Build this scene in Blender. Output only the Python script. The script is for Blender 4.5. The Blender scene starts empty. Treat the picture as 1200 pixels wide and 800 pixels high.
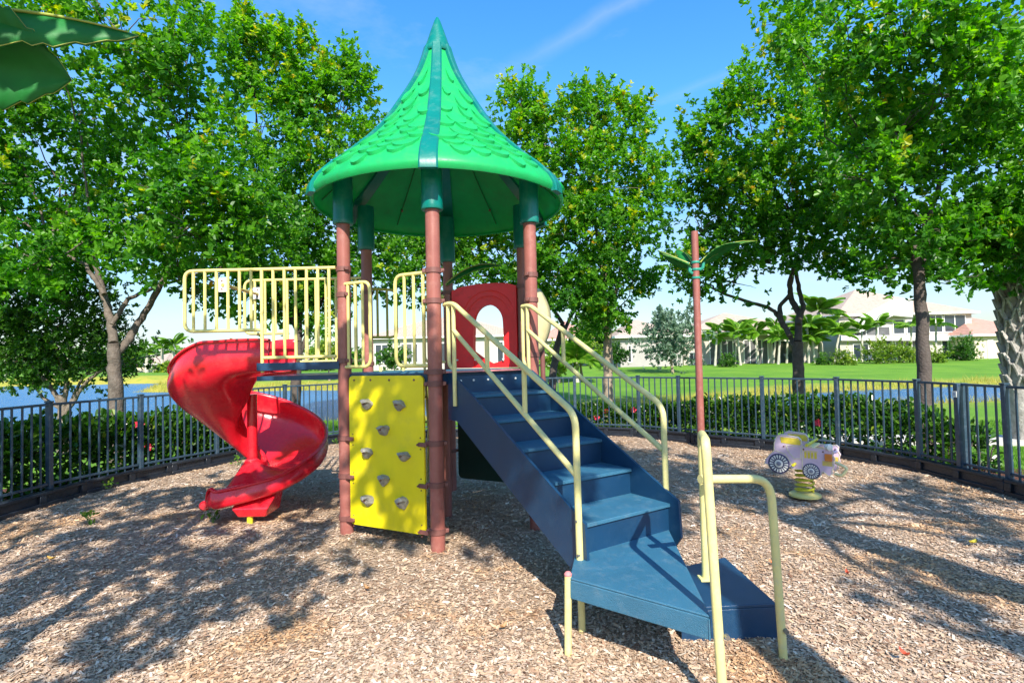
import bpy, bmesh, math, random
import numpy as np
from mathutils import Vector, Matrix
from math import sin, cos, pi, radians, sqrt, atan2

R = random.Random(7)
NP = np.random.default_rng(11)
SC = bpy.context.scene
COL = SC.collection

# ------------------------------------------------------------------ camera
CAM_H, FPX, PITCH, ROLL = 1.65, 630.77, radians(1.768), radians(1.272)
cp, sp, cr, sr = cos(PITCH), sin(PITCH), cos(ROLL), sin(ROLL)
_right, _fwd, _up = Vector((1, 0, 0)), Vector((0, cp, sp)), Vector((0, -sp, cp))
CX = cr * _right - sr * _up
CU = sr * _right + cr * _up
cam = bpy.data.cameras.new('camera')
cam.sensor_width = 36.0
cam.lens = FPX / 1200 * 36
cam.clip_end = 3000
cam_o = bpy.data.objects.new('camera', cam)
COL.objects.link(cam_o)
m = Matrix((CX, CU, -_fwd)).transposed().to_4x4()
m.translation = (0, 0, CAM_H)
cam_o.matrix_world = m
SC.camera = cam_o


def at(u, w, Y):
    """point of the place that lies Y metres ahead, on the sight line of photo pixel (u, w)"""
    d = _fwd + CX * ((u - 600) / FPX) - CU * ((w - 400) / FPX)
    t = Y / d.y
    return Vector((d.x * t, Y, CAM_H + d.z * t))


# ------------------------------------------------------------------ world, sun, exposure
SUN_EL, SUN_AZ = radians(40), radians(171)
w = bpy.data.worlds.new('World')
SC.world = w
w.use_nodes = True
nt = w.node_tree
N, Lk = nt.nodes, nt.links
bg = N['Background']
sky = N.new('ShaderNodeTexSky')
sky.sky_type = 'NISHITA'
sky.sun_disc = False
sky.sun_elevation = SUN_EL
sky.sun_rotation = SUN_AZ
sky.air_density = 1.0
sky.dust_density = 0.4
sky.ozone_density = 2.2
tc = N.new('ShaderNodeTexCoord')
hsv = N.new('ShaderNodeHueSaturation')
hsv.inputs['Saturation'].default_value = 1.34
hsv.inputs['Value'].default_value = 1.36
Lk.new(sky.outputs[0], hsv.inputs['Color'])


def wmath(op, a, b=None, c=None):
    n = N.new('ShaderNodeMath')
    n.operation = op
    for i, v in enumerate((a, b, c)):
        if v is None:
            continue
        if isinstance(v, (int, float)):
            n.inputs[i].default_value = v
        else:
            Lk.new(v, n.inputs[i])
    return n.outputs[0]


def wnoise(scale, detail, vec, rough=.6):
    n = N.new('ShaderNodeTexNoise')
    n.inputs['Scale'].default_value = scale
    n.inputs['Detail'].default_value = detail
    n.inputs['Roughness'].default_value = rough
    Lk.new(vec, n.inputs['Vector'])
    return n.outputs['Fac']


mp = N.new('ShaderNodeMapping')
mp.inputs['Scale'].default_value = (1, 1, 2.6)
mp.inputs['Rotation'].default_value = (0.2, 0.5, 0.3)
Lk.new(tc.outputs['Generated'], mp.inputs['Vector'])
cl = wnoise(2.0, 8, mp.outputs[0], .62)
sepw = N.new('ShaderNodeSeparateXYZ')
Lk.new(tc.outputs['Generated'], sepw.inputs[0])


def wramp(val, stops):
    n = N.new('ShaderNodeValToRGB')
    e = n.color_ramp.elements
    e[0].position, e[0].color = stops[0][0], (stops[0][1],) * 3 + (1,)
    e[1].position, e[1].color = stops[-1][0], (stops[-1][1],) * 3 + (1,)
    for p, v in stops[1:-1]:
        k = e.new(p)
        k.color = (v, v, v, 1)
    Lk.new(val, n.inputs[0])
    return n.outputs[0]


wisps = wramp(cl, [(.46, 0), (.60, .22), (.80, .48)])
lowb = wramp(sepw.outputs[2], [(.02, .42), (.12, .36), (.26, .18), (.40, .0)])     # cumulus bank low over the horizon
mp2 = N.new('ShaderNodeMapping')
mp2.inputs['Scale'].default_value = (1, 1, 2.2)
mp2.inputs['Location'].default_value = (3.1, .4, .7)
Lk.new(tc.outputs['Generated'], mp2.inputs['Vector'])
lowc = wramp(wnoise(4.2, 7, mp2.outputs[0], .55), [(.40, 0), (.58, 1)])
low = wmath('MULTIPLY', lowb, lowc)


def streak(a, b, width, lo, hi, amp):
    """a vapour trail: a thin great-circle band of the sky between directions a and b"""
    a, b = Vector(a).normalized(), Vector(b).normalized()
    n = a.cross(b).normalized()
    t = (b - a).normalized()
    d = N.new('ShaderNodeVectorMath')
    d.operation = 'DOT_PRODUCT'
    d.inputs[1].default_value = n
    Lk.new(tc.outputs['Generated'], d.inputs[0])
    wob = wmath('MULTIPLY', wmath('SUBTRACT', wnoise(9, 5, tc.outputs['Generated']), .5), width * 1.3)
    dist = wmath('ABSOLUTE', wmath('ADD', d.outputs['Value'], wob))
    band = wmath('SUBTRACT', 1.0, wmath('MINIMUM', wmath('DIVIDE', dist, width), 1.0))
    s = N.new('ShaderNodeVectorMath')
    s.operation = 'DOT_PRODUCT'
    s.inputs[1].default_value = t
    Lk.new(tc.outputs['Generated'], s.inputs[0])
    s0, s1 = a.dot(t), b.dot(t)
    mr = N.new('ShaderNodeMapRange')
    mr.interpolation_type = 'SMOOTHSTEP'
    mr.inputs['From Min'].default_value = s0 - lo
    mr.inputs['From Max'].default_value = s0 + hi
    Lk.new(s.outputs['Value'], mr.inputs['Value'])
    f = wmath('MULTIPLY', wmath('POWER', band, 1.4), mr.outputs[0])
    return wmath('MULTIPLY', f, amp)


C0 = Vector((0, 0, CAM_H))
tr1 = streak(at(565, 100, 10) - C0, at(735, 2, 10) - C0, .020, .05, .22, .20)
tr2 = streak(at(742, 130, 10) - C0, at(860, 85, 10) - C0, .012, .04, .10, .10)
cover = wmath('MINIMUM', wmath('ADD', wmath('ADD', wisps, low), wmath('ADD', tr1, tr2)), .93)
mx = N.new('ShaderNodeMix')
mx.data_type = 'RGBA'
Lk.new(cover, mx.inputs[0])
hz = N.new('ShaderNodeMapRange')
hz.inputs['From Min'].default_value = 0.0
hz.inputs['From Max'].default_value = .42
hz.inputs['To Min'].default_value = .38
hz.inputs['To Max'].default_value = 1.0
Lk.new(sepw.outputs[2], hz.inputs['Value'])
hm = N.new('ShaderNodeVectorMath')
hm.operation = 'SCALE'
Lk.new(hsv.outputs[0], hm.inputs[0])
Lk.new(hz.outputs[0], hm.inputs['Scale'])
Lk.new(hm.outputs[0], mx.inputs[6])
mx.inputs[7].default_value = (3.2, 3.6, 4.1, 1)
Lk.new(mx.outputs[2], bg.inputs['Color'])
bg.inputs['Strength'].default_value = 0.145

sd = Vector((sin(SUN_AZ) * cos(SUN_EL), cos(SUN_AZ) * cos(SUN_EL), sin(SUN_EL)))
sl = bpy.data.lights.new('sun', 'SUN')
sl.energy = 5.0
sl.angle = radians(.5)
sl.color = (1.0, .93, .82)
so = bpy.data.objects.new('sun', sl)
so.rotation_euler = sd.to_track_quat('Z', 'Y').to_euler()
so.location = sd * 30
COL.objects.link(so)
SC.view_settings.view_transform = 'Standard'
SC.view_settings.look = 'None'
SC.view_settings.exposure = 0.84
SC.view_settings.gamma = 1.0
SC.cycles.max_bounces = 7
SC.cycles.transparent_max_bounces = 8
SC.cycles.use_adaptive_sampling = True
try:
    SC.cycles.use_denoising = True
except Exception:
    pass


# ------------------------------------------------------------------ materials
MATS = {}


def pmat(name, col, rough=.5, var=.1, nscale=6.0, bump=0.0, bscale=40.0, metal=0.0, coat=0.0, spec=.5, dirt=None, dirt_amt=.35,
         sub=0.0, stops=None, trans=0.0):
    """principled material: base colour broken by noise, fine bump, optional worn or dusty blotches"""
    if name in MATS:
        return MATS[name]
    mt = bpy.data.materials.new(name)
    mt.use_nodes = True
    t = mt.node_tree
    n, l = t.nodes, t.links
    b = n['Principled BSDF']
    b.inputs['Roughness'].default_value = rough
    b.inputs['Metallic'].default_value = metal
    b.inputs['Coat Weight'].default_value = coat
    b.inputs['Coat Roughness'].default_value = .12
    b.inputs['Specular IOR Level'].default_value = spec
    if sub:
        b.inputs['Subsurface Weight'].default_value = sub
        b.inputs['Subsurface Radius'].default_value = (.03, .008, .006)
    geo = n.new('ShaderNodeNewGeometry')
    nz = n.new('ShaderNodeTexNoise')
    nz.inputs['Scale'].default_value = nscale
    nz.inputs['Detail'].default_value = 6
    l.new(geo.outputs['Position'], nz.inputs['Vector'])
    rp = n.new('ShaderNodeValToRGB')
    c = np.array(col)
    if stops is None:
        stops = [(.25, c * (1 - var * 1.3)), (.75, np.minimum(c * (1 + var), 1))]
    e = rp.color_ramp.elements
    e[0].position, e[0].color = stops[0][0], tuple(stops[0][1]) + (1,)
    e[1].position, e[1].color = stops[-1][0], tuple(stops[-1][1]) + (1,)
    for p_, c_ in stops[1:-1]:
        k = e.new(p_)
        k.color = tuple(c_) + (1,)
    l.new(nz.outputs['Fac'], rp.inputs[0])
    out = rp.outputs[0]
    if dirt is not None:
        n2 = n.new('ShaderNodeTexNoise')
        n2.inputs['Scale'].default_value = nscale * 2.3
        n2.inputs['Detail'].default_value = 9
        n2.inputs['Roughness'].default_value = .7
        l.new(geo.outputs['Position'], n2.inputs['Vector'])
        r2 = n.new('ShaderNodeValToRGB')
        r2.color_ramp.elements[0].position = .5
        r2.color_ramp.elements[0].color = (0, 0, 0, 1)
        r2.color_ramp.elements[1].position = .72
        r2.color_ramp.elements[1].color = (dirt_amt,) * 3 + (1,)
        l.new(n2.outputs['Fac'], r2.inputs[0])
        mm = n.new('ShaderNodeMix')
        mm.data_type = 'RGBA'
        l.new(r2.outputs[0], mm.inputs[0])
        l.new(out, mm.inputs[6])
        mm.inputs[7].default_value = tuple(dirt) + (1,)
        out = mm.outputs[2]
        ra = n.new('ShaderNodeMath')
        ra.operation = 'MULTIPLY_ADD'
        ra.inputs[1].default_value = .5
        ra.inputs[2].default_value = rough
        l.new(r2.outputs[0], ra.inputs[0])
        l.new(ra.outputs[0], b.inputs['Roughness'])
    l.new(out, b.inputs['Base Color'])
    if bump:
        nb = n.new('ShaderNodeTexNoise')
        nb.inputs['Scale'].default_value = bscale
        nb.inputs['Detail'].default_value = 4
        l.new(geo.outputs['Position'], nb.inputs['Vector'])
        bp = n.new('ShaderNodeBump')
        bp.inputs['Strength'].default_value = bump
        bp.inputs['Distance'].default_value = .02
        l.new(nb.outputs['Fac'], bp.inputs['Height'])
        l.new(bp.outputs[0], b.inputs['Normal'])
    if trans:
        tr = n.new('ShaderNodeBsdfTranslucent')
        l.new(out, tr.inputs['Color'])
        ms = n.new('ShaderNodeMixShader')
        ms.inputs[0].default_value = trans
        l.new(b.outputs[0], ms.inputs[1])
        l.new(tr.outputs[0], ms.inputs[2])
        l.new(ms.outputs[0], n['Material Output'].inputs['Surface'])
    MATS[name] = mt
    return mt


def leafmat(name, stops, rough=.32, trans=.35, spec=.5):
    """leaf: colour by attribute tint (random tone and young flush), glossy skin, light through the blade"""
    if name in MATS:
        return MATS[name]
    mt = bpy.data.materials.new(name)
    mt.use_nodes = True
    t = mt.node_tree
    n, l = t.nodes, t.links
    b = n['Principled BSDF']
    b.inputs['Roughness'].default_value = rough
    b.inputs['Specular IOR Level'].default_value = spec
    a = n.new('ShaderNodeAttribute')
    a.attribute_name = 'tint'
    rp = n.new('ShaderNodeValToRGB')
    e = rp.color_ramp.elements
    e[0].position, e[0].color = stops[0][0], stops[0][1] + (1,)
    e[1].position, e[1].color = stops[-1][0], stops[-1][1] + (1,)
    for p_, c_ in stops[1:-1]:
        k = e.new(p_)
        k.color = c_ + (1,)
    l.new(a.outputs['Fac'], rp.inputs[0])
    l.new(rp.outputs[0], b.inputs['Base Color'])
    tr = n.new('ShaderNodeBsdfTranslucent')
    hs = n.new('ShaderNodeHueSaturation')
    hs.inputs['Hue'].default_value = .503
    hs.inputs['Saturation'].default_value = 1.1
    hs.inputs['Value'].default_value = 1.7
    l.new(rp.outputs[0], hs.inputs['Color'])
    l.new(hs.outputs[0], tr.inputs['Color'])
    ms = n.new('ShaderNodeMixShader')
    ms.inputs[0].default_value = trans
    l.new(b.outputs[0], ms.inputs[1])
    l.new(tr.outputs[0], ms.inputs[2])
    l.new(ms.outputs[0], n['Material Output'].inputs['Surface'])
    MATS[name] = mt
    return mt


DUST = (.30, .27, .24)
M_post = pmat('salmon_brown_paint', (.30, .10, .08), .42, .14, 5, .05, 60, dirt=(.42, .22, .18), dirt_amt=.35)
M_clamp = pmat('brown_clamp', (.17, .065, .055), .5, .12, 20)
M_teal = pmat('teal_plastic', (.0, .165, .135), .3, .12, 4, .03, 50, dirt=(.12, .28, .25), dirt_amt=.3)
M_green = pmat('green_roof_plastic', (.022, .58, .17), .36, .10, 5, .05, 70, dirt=(.06, .36, .13), dirt_amt=.4, trans=.38)
M_cream = pmat('cream_coated_steel', (.74, .64, .21), .38, .08, 9, .04, 90, dirt=(.55, .55, .36), dirt_amt=.35)
M_cream2 = pmat('worn_cream_coating', (.68, .61, .25), .45, .1, 9, .05, 90, dirt=(.42, .44, .34), dirt_amt=.5)
M_yellow = pmat('yellow_plastic', (.80, .66, .004), .42, .08, 4, .04, 60, dirt=(.55, .47, .05), dirt_amt=.3)
M_yellowp = pmat('yellow_paint', (.62, .56, .03), .4, .08, 8)
M_red = pmat('red_slide_plastic', (.72, .012, .026), .26, .06, 3, .02, 30, coat=.2, dirt=(.5, .06, .06), dirt_amt=.45)
M_redp = pmat('red_panel_plastic', (.92, .022, .026), .36, .08, 5, .04, 60, dirt=(.4, .05, .04), dirt_amt=.3)
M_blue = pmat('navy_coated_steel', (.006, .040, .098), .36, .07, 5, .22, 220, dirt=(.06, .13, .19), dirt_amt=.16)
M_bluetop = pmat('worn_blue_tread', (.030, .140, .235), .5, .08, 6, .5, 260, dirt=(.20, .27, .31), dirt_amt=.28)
M_dkgreen = pmat('dark_green_plastic', (.005, .04, .028), .4, .12, 6, .03, 50)
M_hold = pmat('grey_climbing_hold', (.29, .275, .235), .7, .3, 22, .5, 60)
M_bolt = pmat('bolt_steel', (.30, .29, .27), .4, .2, 30, metal=.8)
M_white = pmat('white_plate', (.75, .74, .68), .5, .05, 20)
M_fence = pmat('slate_fence_coating', (.026, .054, .084), .33, .14, 8, .03, 60, dirt=(.20, .23, .25), dirt_amt=.3, spec=.6)
M_curb = pmat('black_border_plastic', (.012, .017, .026), .4, .2, 7, .2, 45, dirt=(.05, .052, .06), dirt_amt=.3)
M_tan = pmat('tan_leaf_plastic', (.55, .48, .26), .35, .15, 5, .05, 40)
M_lilac = pmat('lilac_plastic', (.66, .50, .62), .45, .07, 12, .03, 70, dirt=(.42, .34, .46), dirt_amt=.35)
M_darkwheel = pmat('dark_printed_wheel', (.05, .05, .12), .5, .2, 30)
M_orange = pmat('orange_plastic', (.72, .22, .03), .45, .1, 20)
M_plasleaf = pmat('green_plastic_leaf', (.018, .24, .045), .5, .2, 6, .06, 40, dirt=(.05, .25, .08), dirt_amt=.3, trans=.42)
M_plasteal = pmat('sea_green_plastic', (.03, .28, .2), .35, .15, 8)
M_rib = pmat('yellow_leaf_rib', (.34, .38, .07), .4, .1, 10)


# ------------------------------------------------------------------ object helpers
def tag(o, label=None, cat=None, group=None, kind=None):
    if label:
        o['label'] = label
    if cat:
        o['category'] = cat
    if group:
        o['group'] = group
    if kind:
        o['kind'] = kind
    return o


def thing(name, label, cat, loc=(0, 0, 0), group=None, rz=0.0):
    o = bpy.data.objects.new(name, None)
    o.empty_display_size = .2
    COL.objects.link(o)
    o.location = loc
    o.rotation_euler = (0, 0, rz)
    return tag(o, label, cat, group)


def put(name, me, parent=None, mat=None, local=False, smooth=None):
    """links a mesh as an object; vertices are world metres unless local"""
    o = bpy.data.objects.new(name, me)
    COL.objects.link(o)
    if mat is not None and len(me.materials) == 0:
        for q in (mat if isinstance(mat, (list, tuple)) else [mat]):
            me.materials.append(q)
    if smooth is not None:
        me.shade_smooth() if smooth else me.shade_flat()
    if parent is not None:
        o.parent = parent
        if not local and parent.type == 'EMPTY':
            o.matrix_parent_inverse = Matrix.Translation(-Vector(parent.location))
    return o


def copy_tree(o, parent=None):
    c = o.copy()
    COL.objects.link(c)
    if parent is not None:
        c.parent = parent
    for ch in o.children:
        copy_tree(ch, c)
    return c


class MB:
    """collects shapes; build() links them as one mesh object"""

    def __init__(s):
        s.v, s.f, s.mi, s.cur = [], [], [], 0

    def add(s, v, f):
        k = len(s.v)
        s.v += [tuple(p) for p in v]
        s.f += [tuple(i + k for i in q) for q in f]
        s.mi += [s.cur] * len(f)
        return s

    def box(s, c, size, rz=0.0, M=None):
        hx, hy, hz = (q / 2 for q in size)
        b = min(hx, hy, hz) * .25
        b = min(b, .012)
        # chamfered box: 24 corner points
        pts, idx = [], {}
        for sx in (-1, 1):
            for sy in (-1, 1):
                for sz in (-1, 1):
                    for ax in range(3):
                        p = [sx * (hx - b), sy * (hy - b), sz * (hz - b)]
                        p[ax] = (sx, sy, sz)[ax] * (hx, hy, hz)[ax]
                        idx[(sx, sy, sz, ax)] = len(pts)
                        pts.append(Vector(p))
        F = []
        for ax in range(3):
            o1, o2 = [q for q in range(3) if q != ax]
            for sg in (-1, 1):
                def key(a, b_):
                    k = [0, 0, 0]
                    k[ax], k[o1], k[o2] = sg, a, b_
                    return idx[(k[0], k[1], k[2], ax)]
                q = [key(-1, -1), key(1, -1), key(1, 1), key(-1, 1)]
                F.append(q)
        for ax in range(3):                                         # edge chamfers, edges along ax
            o1, o2 = [q for q in range(3) if q != ax]
            for a in (-1, 1):
                for b_ in (-1, 1):
                    def key(sg, which):
                        k = [0, 0, 0]
                        k[ax], k[o1], k[o2] = sg, a, b_
                        return idx[(k[0], k[1], k[2], which)]
                    F.append([key(-1, o1), key(1, o1), key(1, o2), key(-1, o2)])
        for sx in (-1, 1):
            for sy in (-1, 1):
                for sz in (-1, 1):
                    F.append([idx[(sx, sy, sz, q)] for q in range(3)])
        T = Matrix.Translation(c) @ Matrix.Rotation(rz, 4, 'Z') if M is None else M
        return s.add([T @ p for p in pts], F)

    def beam(s, a, b, w, h, up=(0, 0, 1)):
        """box from a to b, w wide, h high"""
        a, b, up = Vector(a), Vector(b), Vector(up)
        d = (b - a)
        L = d.length
        d.normalize()
        x = d.cross(up).normalized()
        z = x.cross(d)
        M = Matrix((x, d, z)).transposed().to_4x4()
        M.translation = (a + b) / 2
        return s.box(None, (w, L, h), M=M)

    def tube(s, pts, r, sides=10, caps=True):
        pts = [Vector(p) for p in pts]
        n = len(pts)
        rr = r if isinstance(r, (list, tuple)) else [r] * n
        t0 = (pts[1] - pts[0]).normalized()
        x = t0.orthogonal().normalized()
        V, F = [], []
        prev = t0
        for i, p in enumerate(pts):
            if i == 0:
                t = t0
            elif i == n - 1:
                t = (pts[i] - pts[i - 1]).normalized()
            else:
                t = ((pts[i] - pts[i - 1]).normalized() + (pts[i + 1] - pts[i]).normalized()).normalized()
            x = (prev.rotation_difference(t) @ x).normalized()
            prev = t
            y = t.cross(x)
            for k in range(sides):
                a = 2 * pi * k / sides
                V.append(p + (x * cos(a) + y * sin(a)) * rr[i])
        for i in range(n - 1):
            for k in range(sides):
                k2 = (k + 1) % sides
                F.append((i * sides + k, i * sides + k2, (i + 1) * sides + k2, (i + 1) * sides + k))
        if caps:
            F.append(tuple(reversed(range(sides))))
            F.append(tuple((n - 1) * sides + k for k in range(sides)))
        return s.add(V, F)

    def lathe(s, c, prof, sides=16, M=None):
        V, F = [], []
        T = Matrix.Translation(c) if M is None else M
        for r, z in prof:
            for k in range(sides):
                a = 2 * pi * k / sides
                V.append(T @ Vector((r * cos(a), r * sin(a), z)))
        n = len(prof)
        for i in range(n - 1):
            for k in range(sides):
                k2 = (k + 1) % sides
                F.append((i * sides + k, i * sides + k2, (i + 1) * sides + k2, (i + 1) * sides + k))
        F.append(tuple(reversed(range(sides))))
        F.append(tuple((n - 1) * sides + k for k in range(sides)))
        return s.add(V, F)

    def prism(s, poly, off):
        """closed polygon of 3-D points swept by off"""
        off = Vector(off)
        n = len(poly)
        V = [Vector(p) for p in poly] + [Vector(p) + off for p in poly]
        F = [tuple(reversed(range(n))), tuple(range(n, 2 * n))] + [(i, (i + 1) % n, n + (i + 1) % n, n + i) for i in range(n)]
        return s.add(V, F)

    def mesh(s, name):
        me = bpy.data.meshes.new(name)
        me.from_pydata(s.v, [], s.f)
        if any(s.mi):
            me.polygons.foreach_set('material_index', s.mi)
        bm = bmesh.new()
        bm.from_mesh(me)
        bmesh.ops.recalc_face_normals(bm, faces=bm.faces)
        bm.to_mesh(me)
        bm.free()
        return me

    def build(s, name, mat, parent=None, local=False, smooth=True, angle=40):
        me = s.mesh(name)
        if smooth:
            me.shade_smooth()
            try:
                me.set_sharp_from_angle(angle=radians(angle))
            except Exception:
                pass
        return put(name, me, parent, mat, local)


def bend(pts, r, seg=5):
    """polyline with rounded corners"""
    pts = [Vector(p) for p in pts]
    out = [pts[0]]
    for i in range(1, len(pts) - 1):
        p, a, b = pts[i], pts[i - 1] - pts[i], pts[i + 1] - pts[i]
        q = min(r, a.length * .49, b.length * .49)
        A, B = p + a.normalized() * q, p + b.normalized() * q
        for k in range(seg + 1):
            t = k / seg
            out.append(A * (1 - t) ** 2 + p * 2 * t * (1 - t) + B * t * t)
    out.append(pts[-1])
    return out


def npmesh(name, V, faces, tint=None, ngon=4):
    """mesh from numpy arrays; faces is (n, ngon)"""
    me = bpy.data.meshes.new(name)
    me.vertices.add(len(V))
    me.vertices.foreach_set('co', np.ascontiguousarray(V, np.float32).ravel())
    nf = len(faces)
    me.loops.add(nf * ngon)
    me.loops.foreach_set('vertex_index', np.ascontiguousarray(faces, np.int32).ravel())
    me.polygons.add(nf)
    me.polygons.foreach_set('loop_start', np.arange(0, nf * ngon, ngon, dtype=np.int32))
    if tint is not None:
        at_ = me.attributes.new('tint', 'FLOAT', 'FACE')
        at_.data.foreach_set('value', np.ascontiguousarray(tint, np.float32))
    me.update(calc_edges=True)
    return me


def unit(a):
    return a / np.maximum(np.linalg.norm(a, axis=-1, keepdims=True), 1e-9)


def leaves(name, pos, d, nrm, L, W, tint, fold=.22, droop=.1):
    """one six-point folded blade per row"""
    n = len(pos)
    side = unit(np.cross(d, nrm))
    L, W = L[:, None], W[:, None]
    V = np.empty((n, 6, 3))
    V[:, 0] = pos
    lift = nrm * W * fold
    V[:, 1] = pos + d * L * .42 + side * W * .42 + lift
    V[:, 2] = pos + d * L * .82 + side * W * .38 + lift - nrm * L * droop * .5
    V[:, 3] = pos + d * L - nrm * L * droop
    V[:, 4] = pos + d * L * .82 - side * W * .38 + lift - nrm * L * droop * .5
    V[:, 5] = pos + d * L * .42 - side * W * .42 + lift
    F = np.array([[0, 1, 2, 3], [0, 3, 4, 5]])[None] + (np.arange(n) * 6)[:, None, None]
    return npmesh(name, V.reshape(-1, 3), F.reshape(-1, 4), np.repeat(tint, 2))


def blades(name, pos, h, w, lean, tint, az=None):
    """grass: one bent tapering strip per row"""
    n = len(pos)
    az = NP.uniform(0, 2 * pi, n) if az is None else az
    side = np.stack([np.cos(az), np.sin(az), np.zeros(n)], 1) * w[:, None]
    la = NP.uniform(0, 2 * pi, n)
    ln = np.stack([np.cos(la), np.sin(la), np.zeros(n)], 1) * (lean * h)[:, None]
    up = np.array([0, 0, 1.]) * h[:, None]
    V = np.empty((n, 4, 3))
    V[:, 0] = pos - side
    V[:, 1] = pos + side
    V[:, 2] = pos + up + ln + side * .15
    V[:, 3] = pos + up + ln - side * .15
    F = np.arange(n * 4).reshape(n, 4)
    return npmesh(name, V.reshape(-1, 3), F, tint)
# ================================================================== SETTING
FPATH = [(-6.0, 2.2), (-5.75, 6), (-5.68, 7), (-5.3, 8.15), (-4.95, 9.0), (-4.4, 10.2), (-3.5, 11.3), (-1.0, 11.45), (1.6, 11.45), (2.65, 10.8),
         (3.4, 10.05), (4, 9.5), (4.8, 8.8), (5.4, 7.6), (5.55, 5.9), (5.6, 2.4)]


def cr_spline(pts, per=14):
    P = [np.array(p, float) for p in pts]
    P = [2 * P[0] - P[1]] + P + [2 * P[-1] - P[-2]]
    out = []
    for i in range(1, len(P) - 2):
        for k in range(per):
            t = k / per
            a, b, c, d = P[i - 1:i + 3]
            out.append(.5 * (2 * b + (c - a) * t + (2 * a - 5 * b + 4 * c - d) * t * t + (3 * b - a - 3 * c + d) * t ** 3))
    out.append(P[-2])
    return np.array(out)


FP = cr_spline(FPATH)
FL = np.concatenate([[0], np.cumsum(np.linalg.norm(np.diff(FP, axis=0), axis=1))])
FLEN = FL[-1]


def fpt(s, off=0.0):
    """point s metres along the fence line, off metres outward of it, and the heading there"""
    x = np.interp(s, FL, FP[:, 0])
    y = np.interp(s, FL, FP[:, 1])
    e = .05
    dx = np.interp(s + e, FL, FP[:, 0]) - np.interp(s - e, FL, FP[:, 0])
    dy = np.interp(s + e, FL, FP[:, 1]) - np.interp(s - e, FL, FP[:, 1])
    l = math.hypot(dx, dy)
    dx, dy = dx / l, dy / l
    return Vector((x - dy * off, y + dx * off, 0)), atan2(dy, dx)


def sproj(x, y):
    return FL[np.argmin((FP[:, 0] - x) ** 2 + (FP[:, 1] - y) ** 2)]


def inpoly(P, poly):
    x, y = P[:, 0], P[:, 1]
    c = np.zeros(len(P), bool)
    n = len(poly)
    for i in range(n):
        x1, y1 = poly[i]
        x2, y2 = poly[(i + 1) % n]
        cond = ((y1 > y) != (y2 > y))
        xi = (x2 - x1) * (y - y1) / ((y2 - y1) if y2 != y1 else 1e-9) + x1
        c ^= cond & (x < xi)
    return c


def polydist(P, poly):
    d = np.full(len(P), 1e9)
    n = len(poly)
    for i in range(n):
        a, b = np.array(poly[i], float), np.array(poly[(i + 1) % n], float)
        ab = b - a
        t = np.clip(((P - a) @ ab) / (ab @ ab), 0, 1)
        d = np.minimum(d, np.linalg.norm(P - (a + t[:, None] * ab), axis=1))
    return np.where(inpoly(P, poly), -d, d)


POND = [(-150, 13), (-60, 14), (-20, 14), (-11, 15.5), (-8, 17.5), (-4, 17.8), (0, 16.0), (4, 15.2), (8, 17), (11, 18.6), (16, 19.8), (23, 20.5), (30, 23),
        (27, 27), (20, 26), (14, 24.6), (10, 21.5), (6, 18.6), (2, 18.2), (-2, 21), (-6, 28), (-9.5, 36), (-16, 38), (-24, 38.5), (-28.5, 40.5),
        (-30, 46), (-30, 56), (-33, 60), (-43, 61), (-80, 62), (-150, 60)]


def snoise(x, y, s=1.0):
    return (np.sin(x * 1.3 * s + 1.7 * np.sin(y * .9 * s)) + np.sin(y * 1.7 * s + 1.1 * np.sin(x * 1.2 * s + 2)) + .6 * np.sin((x + y) * 2.9 * s)) / 2.6


def land(x, y):
    P = np.stack([np.ravel(x), np.ravel(y)], 1)
    d = polydist(P, POND) + .5 * snoise(P[:, 0], P[:, 1], .8)
    t = np.clip((P[:, 1] - 24) / 30, 0, 1)
    z = -.05 + .6 * t * t * (3 - 2 * t)
    k = np.clip((2.2 - d) / 3.2, 0, 1)
    z = z * (1 - k) + (-.75) * k
    return z, d


def landz(x, y):
    return float(land(np.array([x]), np.array([y]))[0][0])


nx, ny = 230, 210
yy = np.concatenate([np.linspace(-14, 64, 150), 64 * (900 / 64) ** (np.arange(1, ny - 149) / (ny - 150))])
xi = np.linspace(-1, 1, nx)
Xg = xi[None, :] * (30 + np.maximum(yy, 0)[:, None] * 1.15)
Yg = np.repeat(yy[:, None], nx, 1)
zl, dl = land(Xg, Yg)
V = np.stack([Xg.ravel(), Yg.ravel(), zl], 1)
i0 = (np.arange(ny - 1)[:, None] * nx + np.arange(nx - 1)[None, :]).ravel()
F = np.stack([i0, i0 + 1, i0 + nx + 1, i0 + nx], 1)
me = npmesh('lawn', V, F)
sh = me.attributes.new('shore', 'FLOAT', 'POINT')
sh.data.foreach_set('value', np.clip(1 - (dl - .2) / 3.6, 0, 1).astype(np.float32))


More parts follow.
